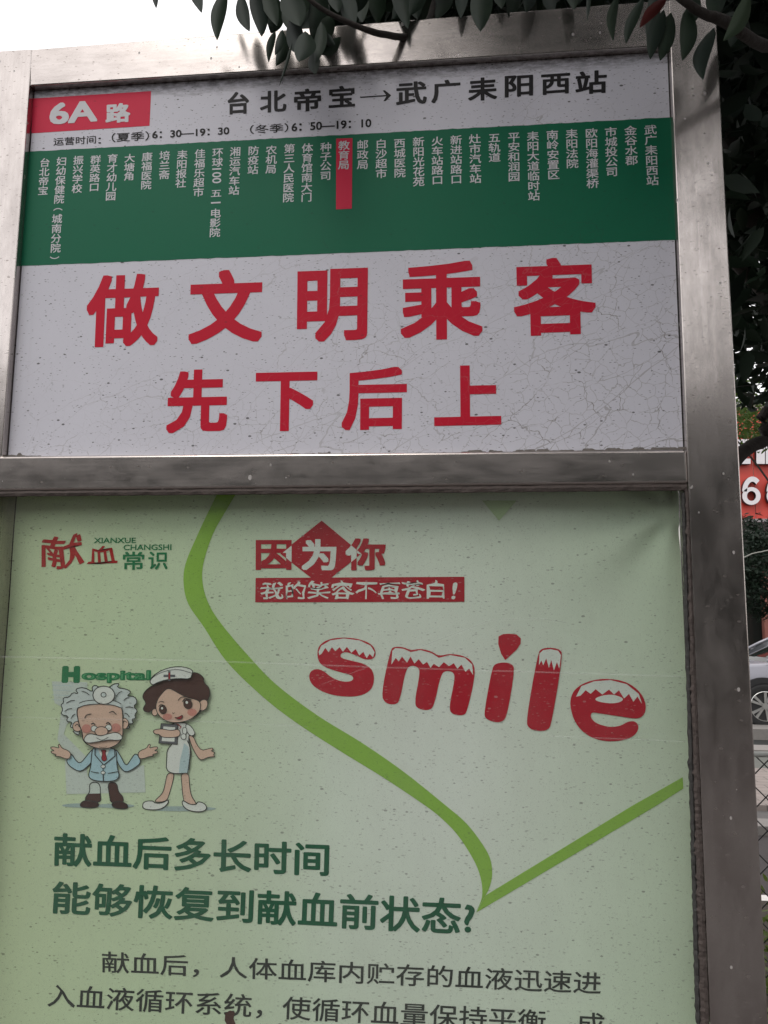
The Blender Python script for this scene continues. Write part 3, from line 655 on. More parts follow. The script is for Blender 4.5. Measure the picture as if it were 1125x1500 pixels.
d.line([(752,150),(808,150)],13,'grey'); d.line([(780,128),(780,174)],13,'grey'); d.line([(780,136),(780,166)],9,'red')
d.done(poster)
text('H', [(91.3, 975.5), (117.6, 975.5), (116.8, 1000.6), (90, 1000.4)], ya(0), poster, M_mgreen, .085, 12)
text('ospital', [(119.5, 981), (221.5, 981.5), (221, 1000.8), (119, 1000.4)], ya(0), poster, M_mgreen, .050, 10)
text('ospital', [(120.8, 983), (219.5, 983.2), (219, 998.6), (120.4, 998.4)], ya(1), poster, print_mat('pale_green_print', (.10, .36, .16), 0, spk=.1, rough=.5), .004, 4)
# droppings and twigs caught on the poster
flat('dirt_splat', [(330, 1484), (337, 1480), (344, 1483), (342, 1492), (346, 1502), (333, 1502), (329, 1495)], ya(3), poster, PC['brown'])

# glass pane
def glass_mat():
    m, t, b = new_mat('dusty_glass'); t.nodes.remove(b); out = [n for n in t.nodes if n.type == 'OUTPUT_MATERIAL'][0]
    tr = N(t, 'ShaderNodeBsdfTransparent'); tr.inputs[0].default_value = (.985, .995, .985, 1)
    gl_ = N(t, 'ShaderNodeBsdfGlossy'); gl_.inputs['Roughness'].default_value = .03
    fr = N(t, 'ShaderNodeFresnel'); gg = N(t, 'ShaderNodeNewGeometry')
    Lk(t, mth(t, 'MULTIPLY_ADD', gg.outputs['Backfacing'], 1/1.5-1.5, 1.5), fr.inputs['IOR'])
    m1_ = N(t, 'ShaderNodeMixShader'); Lk(t, fr.outputs[0], m1_.inputs[0]); Lk(t, tr.outputs[0], m1_.inputs[1]); Lk(t, gl_.outputs[0], m1_.inputs[2])
    df = N(t, 'ShaderNodeBsdfDiffuse'); df.inputs[0].default_value = (.48, .46, .43, 1)
    v = mapped(t, (1, 1, .5)); a = ramp(t, noise(t, v, 6, 8, .7), [(.35, .008), (.75, .055)])
    fl = ramp(t, noise(t, mapped(t), 420, 2, .5), [(.64, 0.0), (.76, .18)])
    m2_ = N(t, 'ShaderNodeMixShader'); Lk(t, mth(t, 'ADD', a, fl), m2_.inputs[0]); Lk(t, m1_.outputs[0], m2_.inputs[1]); Lk(t, df.outputs[0], m2_.inputs[2])
    Lk(t, m2_.outputs[0], out.inputs[0]); return m
M_glass = glass_mat()
prism('glass_pane', [(XL(zlow)+.001, YG, zlow+.001), (XR(zlow)-.001, YG, zlow+.001), (XR(m3[2])-.001, YG, m3[2]-.002), (XL(m4[2])+.001, YG, m4[2]-.002)], .005, sign, M_glass, 0)
# faint pale lines laid just in front of the glass
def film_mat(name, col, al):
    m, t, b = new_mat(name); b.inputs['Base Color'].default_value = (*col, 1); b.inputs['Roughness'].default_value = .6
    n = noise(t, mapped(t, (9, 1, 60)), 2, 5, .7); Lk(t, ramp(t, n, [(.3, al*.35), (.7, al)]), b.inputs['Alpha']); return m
M_pale_line = film_mat('pale_line_film', (.75, .75, .72), .22)
def pale_line(pts, w_):
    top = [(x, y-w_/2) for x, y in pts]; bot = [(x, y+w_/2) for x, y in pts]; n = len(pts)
    w = back(top+bot, YG-.0007); put('glass_line', w, [(i, i+1, n+i+1, n+i)[::-1] for i in range(n-1)], sign, M_pale_line)
pale_line([(-20, 961.5), (280, 967.5), (560, 977.5), (1004, 991)], 2.4)
pale_line([(-20, 1050), (280, 1056), (450, 1064)], 1.4)
pale_line([(800, 1078), (1004, 1086)], 1.8)
pale_line([(470, 1003), (720, 908), (790, 906), (830, 912)], 1.0)
# sealant round the glass
def sealant(name, q, mat, n=90, j=1.2, y0=.0015, th=.007):
    q = np.array(q, float); L = []; R_ = []
    for i in range(n+1):
        t = i/n; a = q[0]*(1-t)+q[3]*t; b = q[1]*(1-t)+q[2]*t
        d = (b-a)/np.linalg.norm(b-a)
        L.append(a-d*abs(random.gauss(0, j))); R_.append(b+d*random.uniform(-.4, .2))
    w = back(L+R_, y0); w[:, 1] += rng.normal(0, .0006, len(w)); m = n+1; w2 = w.copy(); w2[:, 1] = y0+th
    mid = (w[:m]+w[m:])/2; mid[:, 1] -= .0022+rng.normal(0, .0005, m)
    V = np.concatenate([w[:m], mid, w[m:], w2[:m], w2[m:]]); F = []
    for i in range(n):
        F += [(i, i+1, m+i+1, m+i), (m+i, m+i+1, 2*m+i+1, 2*m+i), (3*m+i, 3*m+i+1, i+1, i), (2*m+i, 2*m+i+1, 4*m+i+1, 4*m+i)]
    return put(name, V, F, sign, mat)
M_seal = simple('old_brown_sealant', (.085, .066, .058), .75, var=.5, scale=60, bump=.5)
M_gask = simple('dark_rubber_gasket', (.045, .043, .04), .7, var=.6, scale=45, bump=.5)
sealant('sealant_bead', [(1005, 716), (1008.6, 716), (1039, 1500), (1028, 1500)], M_seal, 160, 1.5)
sealant('gasket_strip', [(999.5, 722), (1004.5, 722), (1028, 1500), (1021, 1500)], M_gask, 130, 1.0, .0045, .005)
sealant('sealant_bead', [(1006, 708.5), (1006, 718), (-8, 727), (-8, 720)], M_seal, 110, .6, .002, .007)

# ------------------------------------------------------------------ ground and kerbs
def pave_mat(name, col, tile=.5, rough=.85):
    m, t, b = new_mat(name); v = mapped(t)
    br = N(t, 'ShaderNodeTexBrick'); br.inputs['Scale'].default_value = 1/tile; br.inputs['Mortar Size'].default_value = .012; br.inputs['Color1'].default_value = (*col, 1)
    br.inputs['Color2'].default_value = (*[c*.86 for c in col], 1); br.inputs['Mortar'].default_value = (*[c*.45 for c in col], 1); Lk(t, v, br.inputs['Vector'])
    c = mixc(t, ramp(t, noise(t, v, 3, 7, .65), [(.35, 0.0), (.75, .45)]), br.outputs['Color'], tuple(x*.5 for x in col))
    Lk(t, c, b.inputs['Base Color']); b.inputs['Roughness'].default_value = rough
    bp = N(t, 'ShaderNodeBump'); bp.inputs['Strength'].default_value = .3; bp.inputs['Distance'].default_value = .004; Lk(t, br.outputs['Fac'], bp.inputs['Height']); bp.invert = True; Lk(t, bp.outputs[0], b.inputs['Normal']); return m
M_asph = simple('asphalt', (.048, .041, .040), .9, var=.35, scale=30, bump=.4)
M_dasph = simple('dark_drain', (.012, .014, .012), .9)
M_pave = pave_mat('pavement_tiles', (.080, .068, .062)); M_tan = pave_mat('tan_pavement', (.30, .255, .23), .6); M_kerb = simple('kerb_stone', (.22, .205, .19), .8, var=.2, scale=20, bump=.3)
M_paint = simple('white_road_paint', (.72, .70, .66), .7, var=.15, scale=20)
def sheet(name, x0, x1, y0, y1, z, mat):
    o = mesh(name, [(x0, y0, z), (x1, y0, z), (x1, y1, z), (x0, y1, z)], [(0, 1, 2, 3)], None, mat); return struct(o)
sheet('ground', -600, 600, -600, 900, -.16, simple('ground_soil', (.12, .11, .09), .95, var=.3, scale=2))
def gy(py, z=0.0): return float(G(1118, py, z)[1])
yw = gy(1316); 
def slab(name, y0, y1, z, mat, x0=-60, x1=60, z0=-.155):
    v, f = box_vf(x0, x1, y0, y1, z0, z); return struct(mesh(name, v, f, None, mat))
slab('near_pavement', -1.9, 2.6, 0.0, M_pave)
slab('street_road', -12.0, -1.905, -.12, M_asph); slab('far_pavement', -17.5, -12.005, .0, M_pave)
rows = [(1316, 1220, 'road', M_asph), (1208, 1183, 'gutter', simple('gutter_stone', (.10, .095, .09), .85, var=.3, scale=20)), (1182, 1129, 'tan_pavement', M_tan), (1128, 1104, 'verge', simple('verge_stone', (.11, .115, .10), .9)), (1098, 1075, 'drain_channel', M_dasph)]
slab('road', gy(1314)+.0, gy(1220)-.005, -.02, M_asph)
slab('painted_line', gy(1316), gy(1307), -.016, M_paint, z0=-.0195)
slab('kerb', gy(1220), gy(1208), .05, M_kerb)
slab('gutter', gy(1208)+.005, gy(1183), -.03, rows[1][3])
slab('pavement', gy(1183)+.005, gy(1128), .02, M_tan)
slab('verge', gy(1128)+.005, gy(1106), -.01, rows[3][3])
slab('lot_kerb', gy(1106)+.005, gy(1098), .06, M_kerb)
slab('drain_channel', gy(1098)+.005, gy(1074)-.005, -.10, M_dasph)
slab('parking_ledge', gy(1074), gy(1066), .06, M_kerb)
slab('parking_lot', gy(1066)+.005, 25.0, .0, simple('parking_concrete', (.20, .19, .18), .9, var=.3, scale=4, bump=.3))
slab('planting_bed', 2.605, gy(1316)-.01, -.01, simple('bed_soil', (.05, .04, .03), .95, var=.5, scale=20, bump=.6))

# ------------------------------------------------------------------ leaves
def leaf_shape(wid=.3, bend=.15, fold=.12, n=5):
    V = []; F = []
    for i in range(n+1):
        t = i/n; w_ = wid*.5*math.sin(math.pi*min(1, t*.93+.05)**.85)*(1 if t < 1 else 0)
        if i == 0: w_ = .01
        if i == n: w_ = .004
        z = -bend*t*t
        V += [(-w_, t, z+fold*w_*2), (0, t, z), (w_, t, z+fold*w_*2)]
    for i in range(n):
        a = 3*i; F += [(a, a+1, a+4, a+3), (a+1, a+2, a+5, a+4)]
    return np.array(V), np.array(F)
def leaf_mat(name, c1, c2, transl=.25, rough=.42):
    m, t, b = new_mat(name)
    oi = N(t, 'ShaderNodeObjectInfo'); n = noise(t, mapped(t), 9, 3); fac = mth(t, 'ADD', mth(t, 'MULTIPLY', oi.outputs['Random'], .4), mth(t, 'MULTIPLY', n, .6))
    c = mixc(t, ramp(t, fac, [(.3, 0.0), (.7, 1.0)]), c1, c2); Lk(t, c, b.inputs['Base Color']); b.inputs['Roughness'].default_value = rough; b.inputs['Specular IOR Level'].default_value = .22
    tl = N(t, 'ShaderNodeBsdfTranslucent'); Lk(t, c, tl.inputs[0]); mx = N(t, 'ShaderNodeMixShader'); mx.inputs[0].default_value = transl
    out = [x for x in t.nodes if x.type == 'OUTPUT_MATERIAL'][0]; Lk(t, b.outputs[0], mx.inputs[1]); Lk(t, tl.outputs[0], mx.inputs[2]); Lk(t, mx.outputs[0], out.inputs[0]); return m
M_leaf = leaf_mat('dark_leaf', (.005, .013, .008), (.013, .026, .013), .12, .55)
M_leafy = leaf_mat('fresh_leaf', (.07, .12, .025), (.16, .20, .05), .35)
M_leafr = leaf_mat('red_leaf', (.06, .008, .008), (.08, .012, .01), .1)
M_bark = simple('bark', (.032, .026, .022), .9, var=.5, scale=30, bump=.6)
def rand_rot(n, droop=.6):
    # leaf axis (local y) directions, mostly hanging
    d = rng.normal(size=(n, 3)); d[:, 2] = d[:, 2]*.6-droop; d /= np.linalg.norm(d, axis=1)[:, None]
    a = rng.normal(size=(n, 3)); x = np.cross(d, a); x /= np.linalg.norm(x, axis=1)[:, None]; z = np.cross(x, d)
    return np.stack([x, d, z], axis=2)
def leaf_cloud(name, pos, size, parent, mat, shp=None, droop=.6, org=(0, 0, 0)):
    v, f = shp if shp else leaf_shape(.34, .12, .1, 3); n = len(pos); R_ = rand_rot(n, droop)
    V = np.einsum('nij,kj->nki', R_*size[:, None, None], v)+(pos-np.array(org))[:, None, :]
    F = (f[None]+(np.arange(n)*len(v))[:, None, None]).reshape(-1, 4)
    me = bpy.data.meshes.new(name); V = V.reshape(-1, 3)
    me.vertices.add(len(V)); me.vertices.foreach_set('co', V.ravel()); me.loops.add(F.size); me.loops.foreach_set('vertex_index', F.ravel())
    me.polygons.add(len(F)); me.polygons.foreach_set('loop_start', np.arange(0, F.size, 4)); me.update(calc_edges=True); me.validate()
    o = link(name, me, parent, [mat]); o['kind'] = 'stuff'; return o, R_
def limb(name, pts, r0, r1, parent, mat=None, k=6, n=8, org=None):
    q = smooth_path(pts, k); m = len(q); rad = [r0+(r1-r0)*i/(m-1) for i in range(m)]
    v, f = tube_vf(q, rad, n, .07)
    o_ = np.array(org if org is not None else (parent.location if parent is not None else (0, 0, 0)))
    return mesh(name, [np.array(a)-o_ for a in v], f, parent, mat or M_bark, True)

# the big tree over the sign
T0 = np.array([2.35, 1.35, 0.0])
tree = thing('broadleaf_tree', 'large dark broadleaf tree whose drooping leafy branches hang over the top of the sign', 'tree', tuple(T0))
limb('trunk', [T0+(0, 0, -.02), T0+(.03, .02, .9), T0+(-.05, .05, 1.9), T0+(-.15, .0, 2.9), T0+(-.3, -.1, 4.0), T0+(-.4, -.1, 5.2)], .17, .07, tree, n=12)
fork = T0+(-.08, .04, 2.2)
limb('branch', [fork, P(1135, 335, .95), P(1085, 225, .85), P(1030, 110, .8), P(900, -40, .8)], .055, .02, tree)
limb('branch', [T0+(-.04, .04, 1.75), P(1190, 620, .9), P(1122, 645, .85), P(1088, 662, .82), P(1066, 690, .8)], .012, .020, tree)
limb('branch', [P(900, -160, .2), P(760, -110, .14), P(690, -60, .12), P(645, -10, .10), P(628, 32, .06), P(603, 53, .02), P(560, 50, -.05), P(520, 37, -.08), P(470, 12, -.1), P(420, -30, -.12)], .010, .003, tree, k=5)
limb('branch', [T0+(-.2, 0, 3.0), P(1250, -190, .6), P(1050, -190, .3), P(900, -160, .2)], .022, .010, tree)
limb('branch', [P(1250, -190, .6), P(1180, -20, .2), P(1135, 66, .0), P(1060, 30, -.14), P(1030, 20, -.16), P(985, -12, -.18), P(930, -60, -.2)], .012, .004, tree, k=5)
limb('branch', [T0+(-.3, -.1, 4.0), T0+(-1.0, -.8, 4.5), T0+(-1.8, -1.8, 4.6), T0+(-2.3, -2.8, 4.5)], .06, .015, tree)
limb('branch', [T0+(-.25, -.1, 3.6), T0+(-1.2, .2, 3.9), T0+(-2.0, .4, 4.0), T0+(-2.8, .5, 3.9)], .05, .015, tree)
limb('branch', [T0+(-.3, -.1, 4.4), T0+(.6, .6, 5.0), T0+(1.2, 1.2, 5.4)], .05, .015, tree)
limb('branch', [fork+(0, 0, .6), T0+(-.3, 1.0, 3.6), T0+(-.6, 2.0, 4.2)], .05, .015, tree)
limb('branch', [P(1125, 440, .9), P(1112, 420, .86), P(1085, 395, .84), P(1060, 370, .82)], .02, .01, tree)
# near leaves that hang in front of and above the rail: (base px, tip px, width px, depth, kind, side curve)
near = [((440,-30),(424,34),34,-.09,0,.2),((385,-30),(406,40),26,-.07,0,0),((475,-20),(456,62),34,-.07,0,.1),((424,20),(446,84),30,-.11,0,-.2),((470,30),(462,96),20,-.12,0,.1),((500,-20),(520,44),28,-.05,0,0),((575,-30),(598,44),26,.0,0,.1),((620,-30),(600,24),26,.0,0,.1),((670,-30),(676,28),22,.0,0,.1),((725,-30),(735,14),22,.0,0,.1),((780,-34),(770,20),24,-.02,0,.1),((830,-34),(842,16),22,-.02,0,.1),((958,-20),(948,58),22,-.13,0,.1),((1020,-20),(1012,40),22,-.13,0,.1),((222,-28),(229,14),11,-.12,0,.1),((272,-24),(297,20),20,-.10,0,.2),((330,-16),(318,61),23,-.12,0,-.25),((326,-20),(331,8),10,-.05,0,0),((372,-22),(383,56),27,-.08,0,.15),((352,-10),(366,48),22,-.05,0,-.2),
 ((404,44),(393,93),12,-.14,0,-.25),((414,42),(403,82),14,-.12,0,.1),((430,-14),(432,52),44,-.06,0,.0),((408,-6),(396,50),30,-.03,0,.1),((462,-8),(482,48),32,-.03,0,-.1),((447,44),(438,92),34,-.15,0,.1),
 ((500,54),(468,80),17,-.10,0,.3),((458,72),(463,110),20,-.09,0,-.1),((428,60),(409,128),5,-.13,0,.1),((418,50),(404,98),20,-.10,0,.2),((455,62),(492,66),22,-.10,0,.3),((488,22),(470,60),26,-.08,0,0),((420,-20),(440,40),40,-.12,0,0),
 ((706,-32),(704,48),36,-.10,0,.0),((862,-24),(861,32),7,-.12,0,0),((905,-8),(898,62),16,-.13,0,-.35),((942,-6),(917,66),18,-.14,0,-.3),((978,-4),(936,42),18,-.16,1,-.2),((973,12),(952,89),24,-.16,0,-.15),((984,16),(966,91),26,-.155,0,.1),
 ((1008,8),(999,91),27,-.16,0,.25),((1046,38),(1030,119),26,-.17,0,-.45),((1100,-12),(1058,62),26,-.19,2,.3),((1052,-30),(1046,30),30,-.12,0,0),((1085,10),(1070,70),26,-.05,0,0),((520,-20),(532,34),26,.02,0,.1),((560,-24),(552,36),30,.05,0,-.1),((600,-30),(612,30),30,.06,0,0),
 ((650,-24),(640,30),30,.08,0,.1),((590,-10),(575,30),24,.04,0,.2),((760,-30),(744,26),26,.02,0,.1),((800,-30),(812,20),24,.03,0,-.1),((850,-30),(838,12),24,.04,0,.1),((520,-30),(500,36),28,-.02,0,0),((545,-20),(508,22),26,-.03,0,0),((486,-30),(496,20),26,-.04,0,0)]
M_leafp = leaf_mat('pale_leaf', (.03, .05, .028), (.04, .06, .035), .1)
cnt_leaf = 0
for (b, tp, w_, yd, kind, cv) in near:
    A0 = P(*b, yd); B0 = P(*tp, yd-.02); ax = B0-A0; L_ = np.linalg.norm(ax); ax = ax/L_
    vw = (A0+B0)/2-CAM; vw = vw/np.linalg.norm(vw); sx = np.cross(ax, vw); sx /= np.linalg.norm(sx); nz_ = np.cross(sx, ax)
    ww = w_/FP*abs((A0-CAM)@FW)*.96; n = 10; V = []; F = []; tilt = random.uniform(-.35, .35)
    sx2 = sx*math.cos(tilt)+nz_*math.sin(tilt); nz2 = np.cross(sx2, ax); ww /= math.cos(tilt)
    for i in range(n+1):
        t = i/n; h = ww*.5*math.sin(math.pi*min(1., (t*.94+.04))**.9)**.8*(1-.30*t**2); 
        if i == 0: h = ww*.02
        if i == n: h = ww*.01
        c = A0+ax*L_*t+sx2*(cv*ww*1.5*math.sin(math.pi*t)*.6)+nz2*(.03*L_*math.sin(t*3+1))
        V += [c-sx2*h+nz2*h*.28, c-sx2*h*.5+nz2*h*.10, c, c+sx2*h*.5+nz2*h*.10, c+sx2*h+nz2*h*.28]
    for i in range(n):
        a = 5*i
        for q in range(4): F.append((a+q, a+q+1, a+q+6, a+q+5))
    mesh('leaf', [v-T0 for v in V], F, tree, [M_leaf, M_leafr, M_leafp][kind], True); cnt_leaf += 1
# crown
def clump_points(centres, per, r, flat_=.7):
    out = []
    for c in centres:
        k = rng.normal(size=(per, 3))*np.array([r, r, r*flat_])*.6+c; out.append(k)
    return np.concatenate(out)
cents = []
while len(cents) < 520:
    c = np.array([rng.uniform(-.5, 4.6), rng.uniform(-3.4, 4.6), rng.uniform(2.4, 6.2)])
    e = ((c[0]-2.1)/2.5)**2+((c[1]-.6)/3.9)**2+((c[2]-4.1)/2.0)**2
    if e > 1: continue
    x, y, z = to_px(c)
    if c[1] < .35 and c[2] < 3.15: continue
    if c[1] < .2 and .75 < c[0] < 1.55 and c[2] < 4.6: continue  # gap shaped so the right upright mirrors open sky
    if c[1] < .5 and c[2] < 2.95: continue
    cents.append(c)
cents = np.array(cents)
fw_ = []  # unseen front clumps, added to shade the right of the board
while len(fw_) < 230:
    c = np.array([rng.uniform(.1, 3.4), rng.uniform(-2.6, .3), rng.uniform(3.25, 4.3)])
    if .75 < c[0] < 1.5: continue
    if ((c[0]-2.0)/1.9)**2+((c[1]+.9)/1.9)**2 < 1: fw_.append(c)
for _ in range(40):
    fw_.append(np.array([rng.uniform(.55, 2.4), rng.uniform(-1.15, -.25), rng.uniform(2.95, 3.4)]))
pos = clump_points(np.concatenate([cents, np.array(fw_)]), 75, .34)
# denser leafage right behind the rail and beside the right upright, where the photograph looks into the crown
ex = []
for _ in range(170):
    yy = rng.uniform(.45, 2.6); px_ = rng.uniform(470, 1180); py_ = rng.uniform(-120, 60); ex.append(P(px_, py_, yy))
for _ in range(165):
    yy = rng.uniform(.55, 3.2); px_ = rng.uniform(1035, 1300); py_ = rng.uniform(-60, 430) if rng.random() < .85 else rng.uniform(430, 560); ex.append(P(px_, py_, yy))
for _ in range(14):
    ex.append(P(rng.uniform(500, 640), rng.uniform(-40, 20), rng.uniform(.2, .5)))
pos = np.concatenate([pos, clump_points(np.array(ex), 56, .22)])
x, y, z = to_px(pos)
bad = (pos[:, 1] < .12) & (z > 0) & (x > -60) & (x < 1185) & (y > -60) & (y < 1560)
bad |= (pos[:, 1] < .55) & (pos[:, 2] < 2.6) & (pos[:, 0] < .75)
bad |= (z > 0) & (x < 455+rng.normal(0, 12, len(x))) & (y > -80) & (x > -200)
bad |= (z > 0) & (y > 595+rng.normal(0, 12, len(x))) & (x > 800)
bad |= (pos[:, 1] < .3) & (pos[:, 2] < 2.72)
pos = pos[~bad]
size = rng.uniform(.06, .105, len(pos))
x, y, z = to_px(pos); inview = (z > 0) & (x > 20) & (x < 1120) & (y > 2) & (y < 600) & ((y < 40+(1048-x)*.07) | (x > 1055))
order = np.argsort(np.where(inview, z, 1e6))[:240]
keep = np.ones(len(pos), bool); keep[order] = False
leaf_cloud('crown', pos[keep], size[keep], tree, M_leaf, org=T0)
lv, lf = leaf_shape(.36, .14, .12, 5)
lme = bpy.data.meshes.new('leaf'); lme.from_pydata([tuple(a) for a in lv], [], [tuple(int(i) for i in a) for a in lf]); lme.materials.append(M_leaf); lme.polygons.foreach_set('use_smooth', [True]*len(lme.polygons))
Rr = rand_rot(len(order), .6)
for k, i in enumerate(order):
    o = bpy.data.objects.new('leaf', lme); C.objects.link(o); o.parent = tree
    s_ = size[i]; mm = np.eye(4); mm[:3, :3] = Rr[k]*s_; mm[:3, 3] = pos[i]-T0; o.matrix_local = Matrix(mm.tolist())

# smaller tree in front of the red shop, lit yellow green
def small_tree(name, label, base, height, cpx, n, mat, group=None, lsize=(.05, .09), rad=(1.3, 1.0, .8), cat='tree', nc=40, sp=.3):
    b = np.array(base, float); t = thing(name, label, cat, tuple(b), group)
    c = np.array(cpx, float)
    limb('trunk', [b+(0, 0, -.03), b+(.05, 0, height*.3), b+(-.04, .03, height*.6), c+(0, 0, -.1)], .09, .04, t, n=10)
    for k in range(5):
        a = 2*math.pi*k/5+.4; e = c+np.array([math.cos(a)*rad[0]*.6, math.sin(a)*rad[1]*.6, rad[2]*.25])
        limb('branch', [b+(0, 0, height*.62), (b+(0, 0, height*.7)+e)/2, e], .018, .006, t)
    cs = []
    while len(cs) < nc:
        q = rng.uniform(-1, 1, 3)
        if .25 < q@q < 1: cs.append(c+q*np.array(rad))
    p = clump_points(np.array(cs), n//nc, sp)
    leaf_cloud('crown', p, rng.uniform(*lsize, len(p)), t, mat, org=b); return t
g2 = P(1126, 596, 9.0)
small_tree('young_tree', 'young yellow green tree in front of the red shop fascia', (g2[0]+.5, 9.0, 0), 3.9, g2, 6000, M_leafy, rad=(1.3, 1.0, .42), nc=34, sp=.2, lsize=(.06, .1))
g3 = P(1096, 842, 19.0)
small_tree('street_tree', 'dark low tree standing before the shopfront behind the parked car', (g3[0]-.4, 19.0, 0), 2.4, (g3[0]-.2, 19.0, 3.0), 9000, M_leaf, rad=(1.5, 1.2, 1.15), lsize=(.1, .16), nc=46)
g4 = P(1150, 850, 21.0)
small_tree('street_tree', 'second dark tree farther back before the shopfront', (g4[0]+.7, 21.0, 0), 2.4, (g4[0]+.8, 21.0, 3.3), 8000, M_leaf, rad=(1.5, 1.2, 1.1), lsize=(.1, .16), nc=46)

# ------------------------------------------------------------------ red shop building
M_fred = simple('red_fascia_panel', (.50, .045, .028), .45, var=.08, scale=2); M_fseam = simple('fascia_seam', (.60, .40, .36), .6)
M_wlet = simple('white_channel_letter', (.62, .60, .62), .5, var=.05); M_lside = simple('letter_side', (.03, .02, .02), .6)
M_conc = simple('grey_soffit', (.28, .25, .26), .8, var=.15, scale=3); M_shop = simple('dark_shop_glass', (.02, .022, .02), .12, var=.3, scale=2); M_brick = simple('reddish_render', (.24, .09, .07), .8, var=.2, scale=5)
YB = 25.0
pA = P(1080, 700, YB); shop = thing('shop_building', 'two storey shop with a red fascia carrying large white raised characters', 'building', (pA[0]+6, YB+2, 0))
zF0 = float(P(1110, 768, YB)[2]); zF1 = float(P(1110, 600, YB)[2]); X0 = pA[0]-6; X1 = pA[0]+22
box('wall', X0, X1, YB+.3, YB+9, 0, zF0+.0, shop, M_shop); box('upper_wall', X0, X1, YB+.3, YB+9, zF0+.002, zF1+.3, shop, M_conc)
# fascia in separate panels with pale joints
xs = [float(P(1105.5, 720, YB)[0])+k*1.22 for k in range(-6, 16)]
for a, b in zip(xs[:-1], xs[1:]): box('fascia_panel', a+.012, b-.012, YB+.02, YB+.28, zF0, zF1, shop, M_fred, .004, 1)
box('fascia_joint', xs[0], xs[-1], YB+.06, YB+.27, zF0+.01, zF1-.01, shop, M_fseam)
# canopy with slanting underside
s1, s2 = P(1085, 772, YB), P(1128, 769, YB)
cv_, cf_ = box_vf(X0, X1, YB-1.5, YB+.01, zF0-.10, zF0-.005)
mesh('canopy', [np.array(a)-np.array(shop.location) for a in cv_], cf_, shop, M_conc)
zB = float(P(1100, 790, YB)[2])
mesh('soffit', [np.array(a)-np.array(shop.location) for a in [(X0, YB-.2, zF0-.62), (X1, YB-.2, zF0+.3), (X1, YB+.25, zF0+.3), (X0, YB+.25, zF0-.62), (X0, YB-.2, zF0-.11), (X1, YB-.2, zF0-.11+.42), (X1, YB+.25, zF0-.11+.42), (X0, YB+.25, zF0-.11+.42)]], [(0,1,5,4),(0,3,2,1),(3,7,6,2),(0,4,7,3)], shop, M_conc)
for k in range(9): box('pillar', X0+1.0+k*3.1, X0+1.55+k*3.1, YB-.1, YB+.29, 0, zF0-.7, shop, M_brick, .01, 1)
xp = float(P(1113, 900, YB)[0]); box('pillar', xp, xp+1.1, YB-.35, YB-.12, 0, zF0-1.3, shop, M_brick, .01, 1)
def chan(name, polys_px, y, th):
    parts = []
    bm = bmesh.new()
    for poly in polys_px:
        w = back(poly, y); a = [bm.verts.new(tuple(p)) for p in w]; b = [bm.verts.new((p[0], p[1]+th, p[2])) for p in w]; n = len(w)
        fa = bm.faces.new(a); fa.material_index = 0
        for i in range(n): q = bm.faces.new((a[i], b[i], b[(i+1) % n], a[(i+1) % n])); q.material_index = 1
    bmesh.ops.recalc_face_normals(bm, faces=bm.faces); bmesh.ops.translate(bm, verts=bm.verts, vec=-Vector(shop.location))
    return bm_obj(name, bm, shop, [M_wlet, M_lside])
rect = lambda x0, y0, x1, y1: [(x0, y0), (x1, y0), (x1, y1), (x0, y1)]
chan('raised_character', [rect(1062, 643.5, 1097, 653.5), rect(1064, 655.2, 1101, 664), rect(1072, 664.2, 1088, 671.5), rect(1060, 671.8, 1099.5, 679.5)], YB-.22, .18)
chan('raised_character', [rect(1108.5, 643, 1119.5, 650.5), rect(1120.8, 642.5, 1150, 650.5), rect(1108, 651.8, 1120.5, 679.5), rect(1121.8, 651.8, 1133, 679.5), rect(1136, 652, 1150, 679.5)], YB-.22, .18)
def ring_vf(cx, cy, rx, ry, ix, iy, n=28):
    return [(cx+rx*math.cos(2*math.pi*i/n), cy+ry*math.sin(2*math.pi*i/n)) for i in range(n)], [(cx+ix*math.cos(2*math.pi*i/n), cy+iy*math.sin(2*math.pi*i/n)) for i in range(n)]
def six(cx, cy):
    bm = bmesh.new()
    def addstrip(outer, inner, closed):
        n = len(outer); wo_ = back(outer, YB-.24); wi = back(inner, YB-.24)
        for i in range(n if closed else n-1):
            j = (i+1) % n
            q = [wo_[i], wo_[j], wi[j], wi[i]]; fr = [bm.verts.new(tuple(p)) for p in q]; bk = [bm.verts.new((p[0], p[1]+.18, p[2])) for p in q]
            bm.faces.new(fr).material_index = 0
            bm.faces.new((fr[0], bk[0], bk[1], fr[1])).material_index = 1; bm.faces.new((fr[3], bk[3], bk[2], fr[2])).material_index = 1
    o, i_ = ring_vf(cx, cy+7.5, 13.5, 13, 6.6, 7.2); addstrip(o, i_, True)
    oo = []; ii = []
    for k in range(15):
        a = math.radians(180+k*9.5); oo.append((cx+15*math.cos(a)+1.5, cy+1+22*math.sin(a))); ii.append((cx+8*math.cos(a)+1.5, cy+1+14.5*math.sin(a)))
    addstrip(oo, ii, False)
    bmesh.ops.translate(bm, verts=bm.verts, vec=-Vector(shop.location)); bmesh.ops.recalc_face_normals(bm, faces=bm.faces); bm_obj('raised_number', bm, shop, [M_wlet, M_lside])
six(1100.8, 719); six(1136.5, 719)
# overhead cable
ca, cb = P(1040, 818, 14), P(1180, 797, 14)
cv, cf = tube_vf(smooth_path([ca-(4, 0, -.3), ca, (ca+cb)/2-(0, 0, .02), cb, cb+(6, 0, 1.0)], 6), .012, 6)
cab = mesh('overhead_cable', cv, cf, None, simple('cable_sheath', (.25, .25, .22), .6)); cab['label'] = 'thin pale cable strung across in front of the shopfront'; cab['category'] = 'cable'

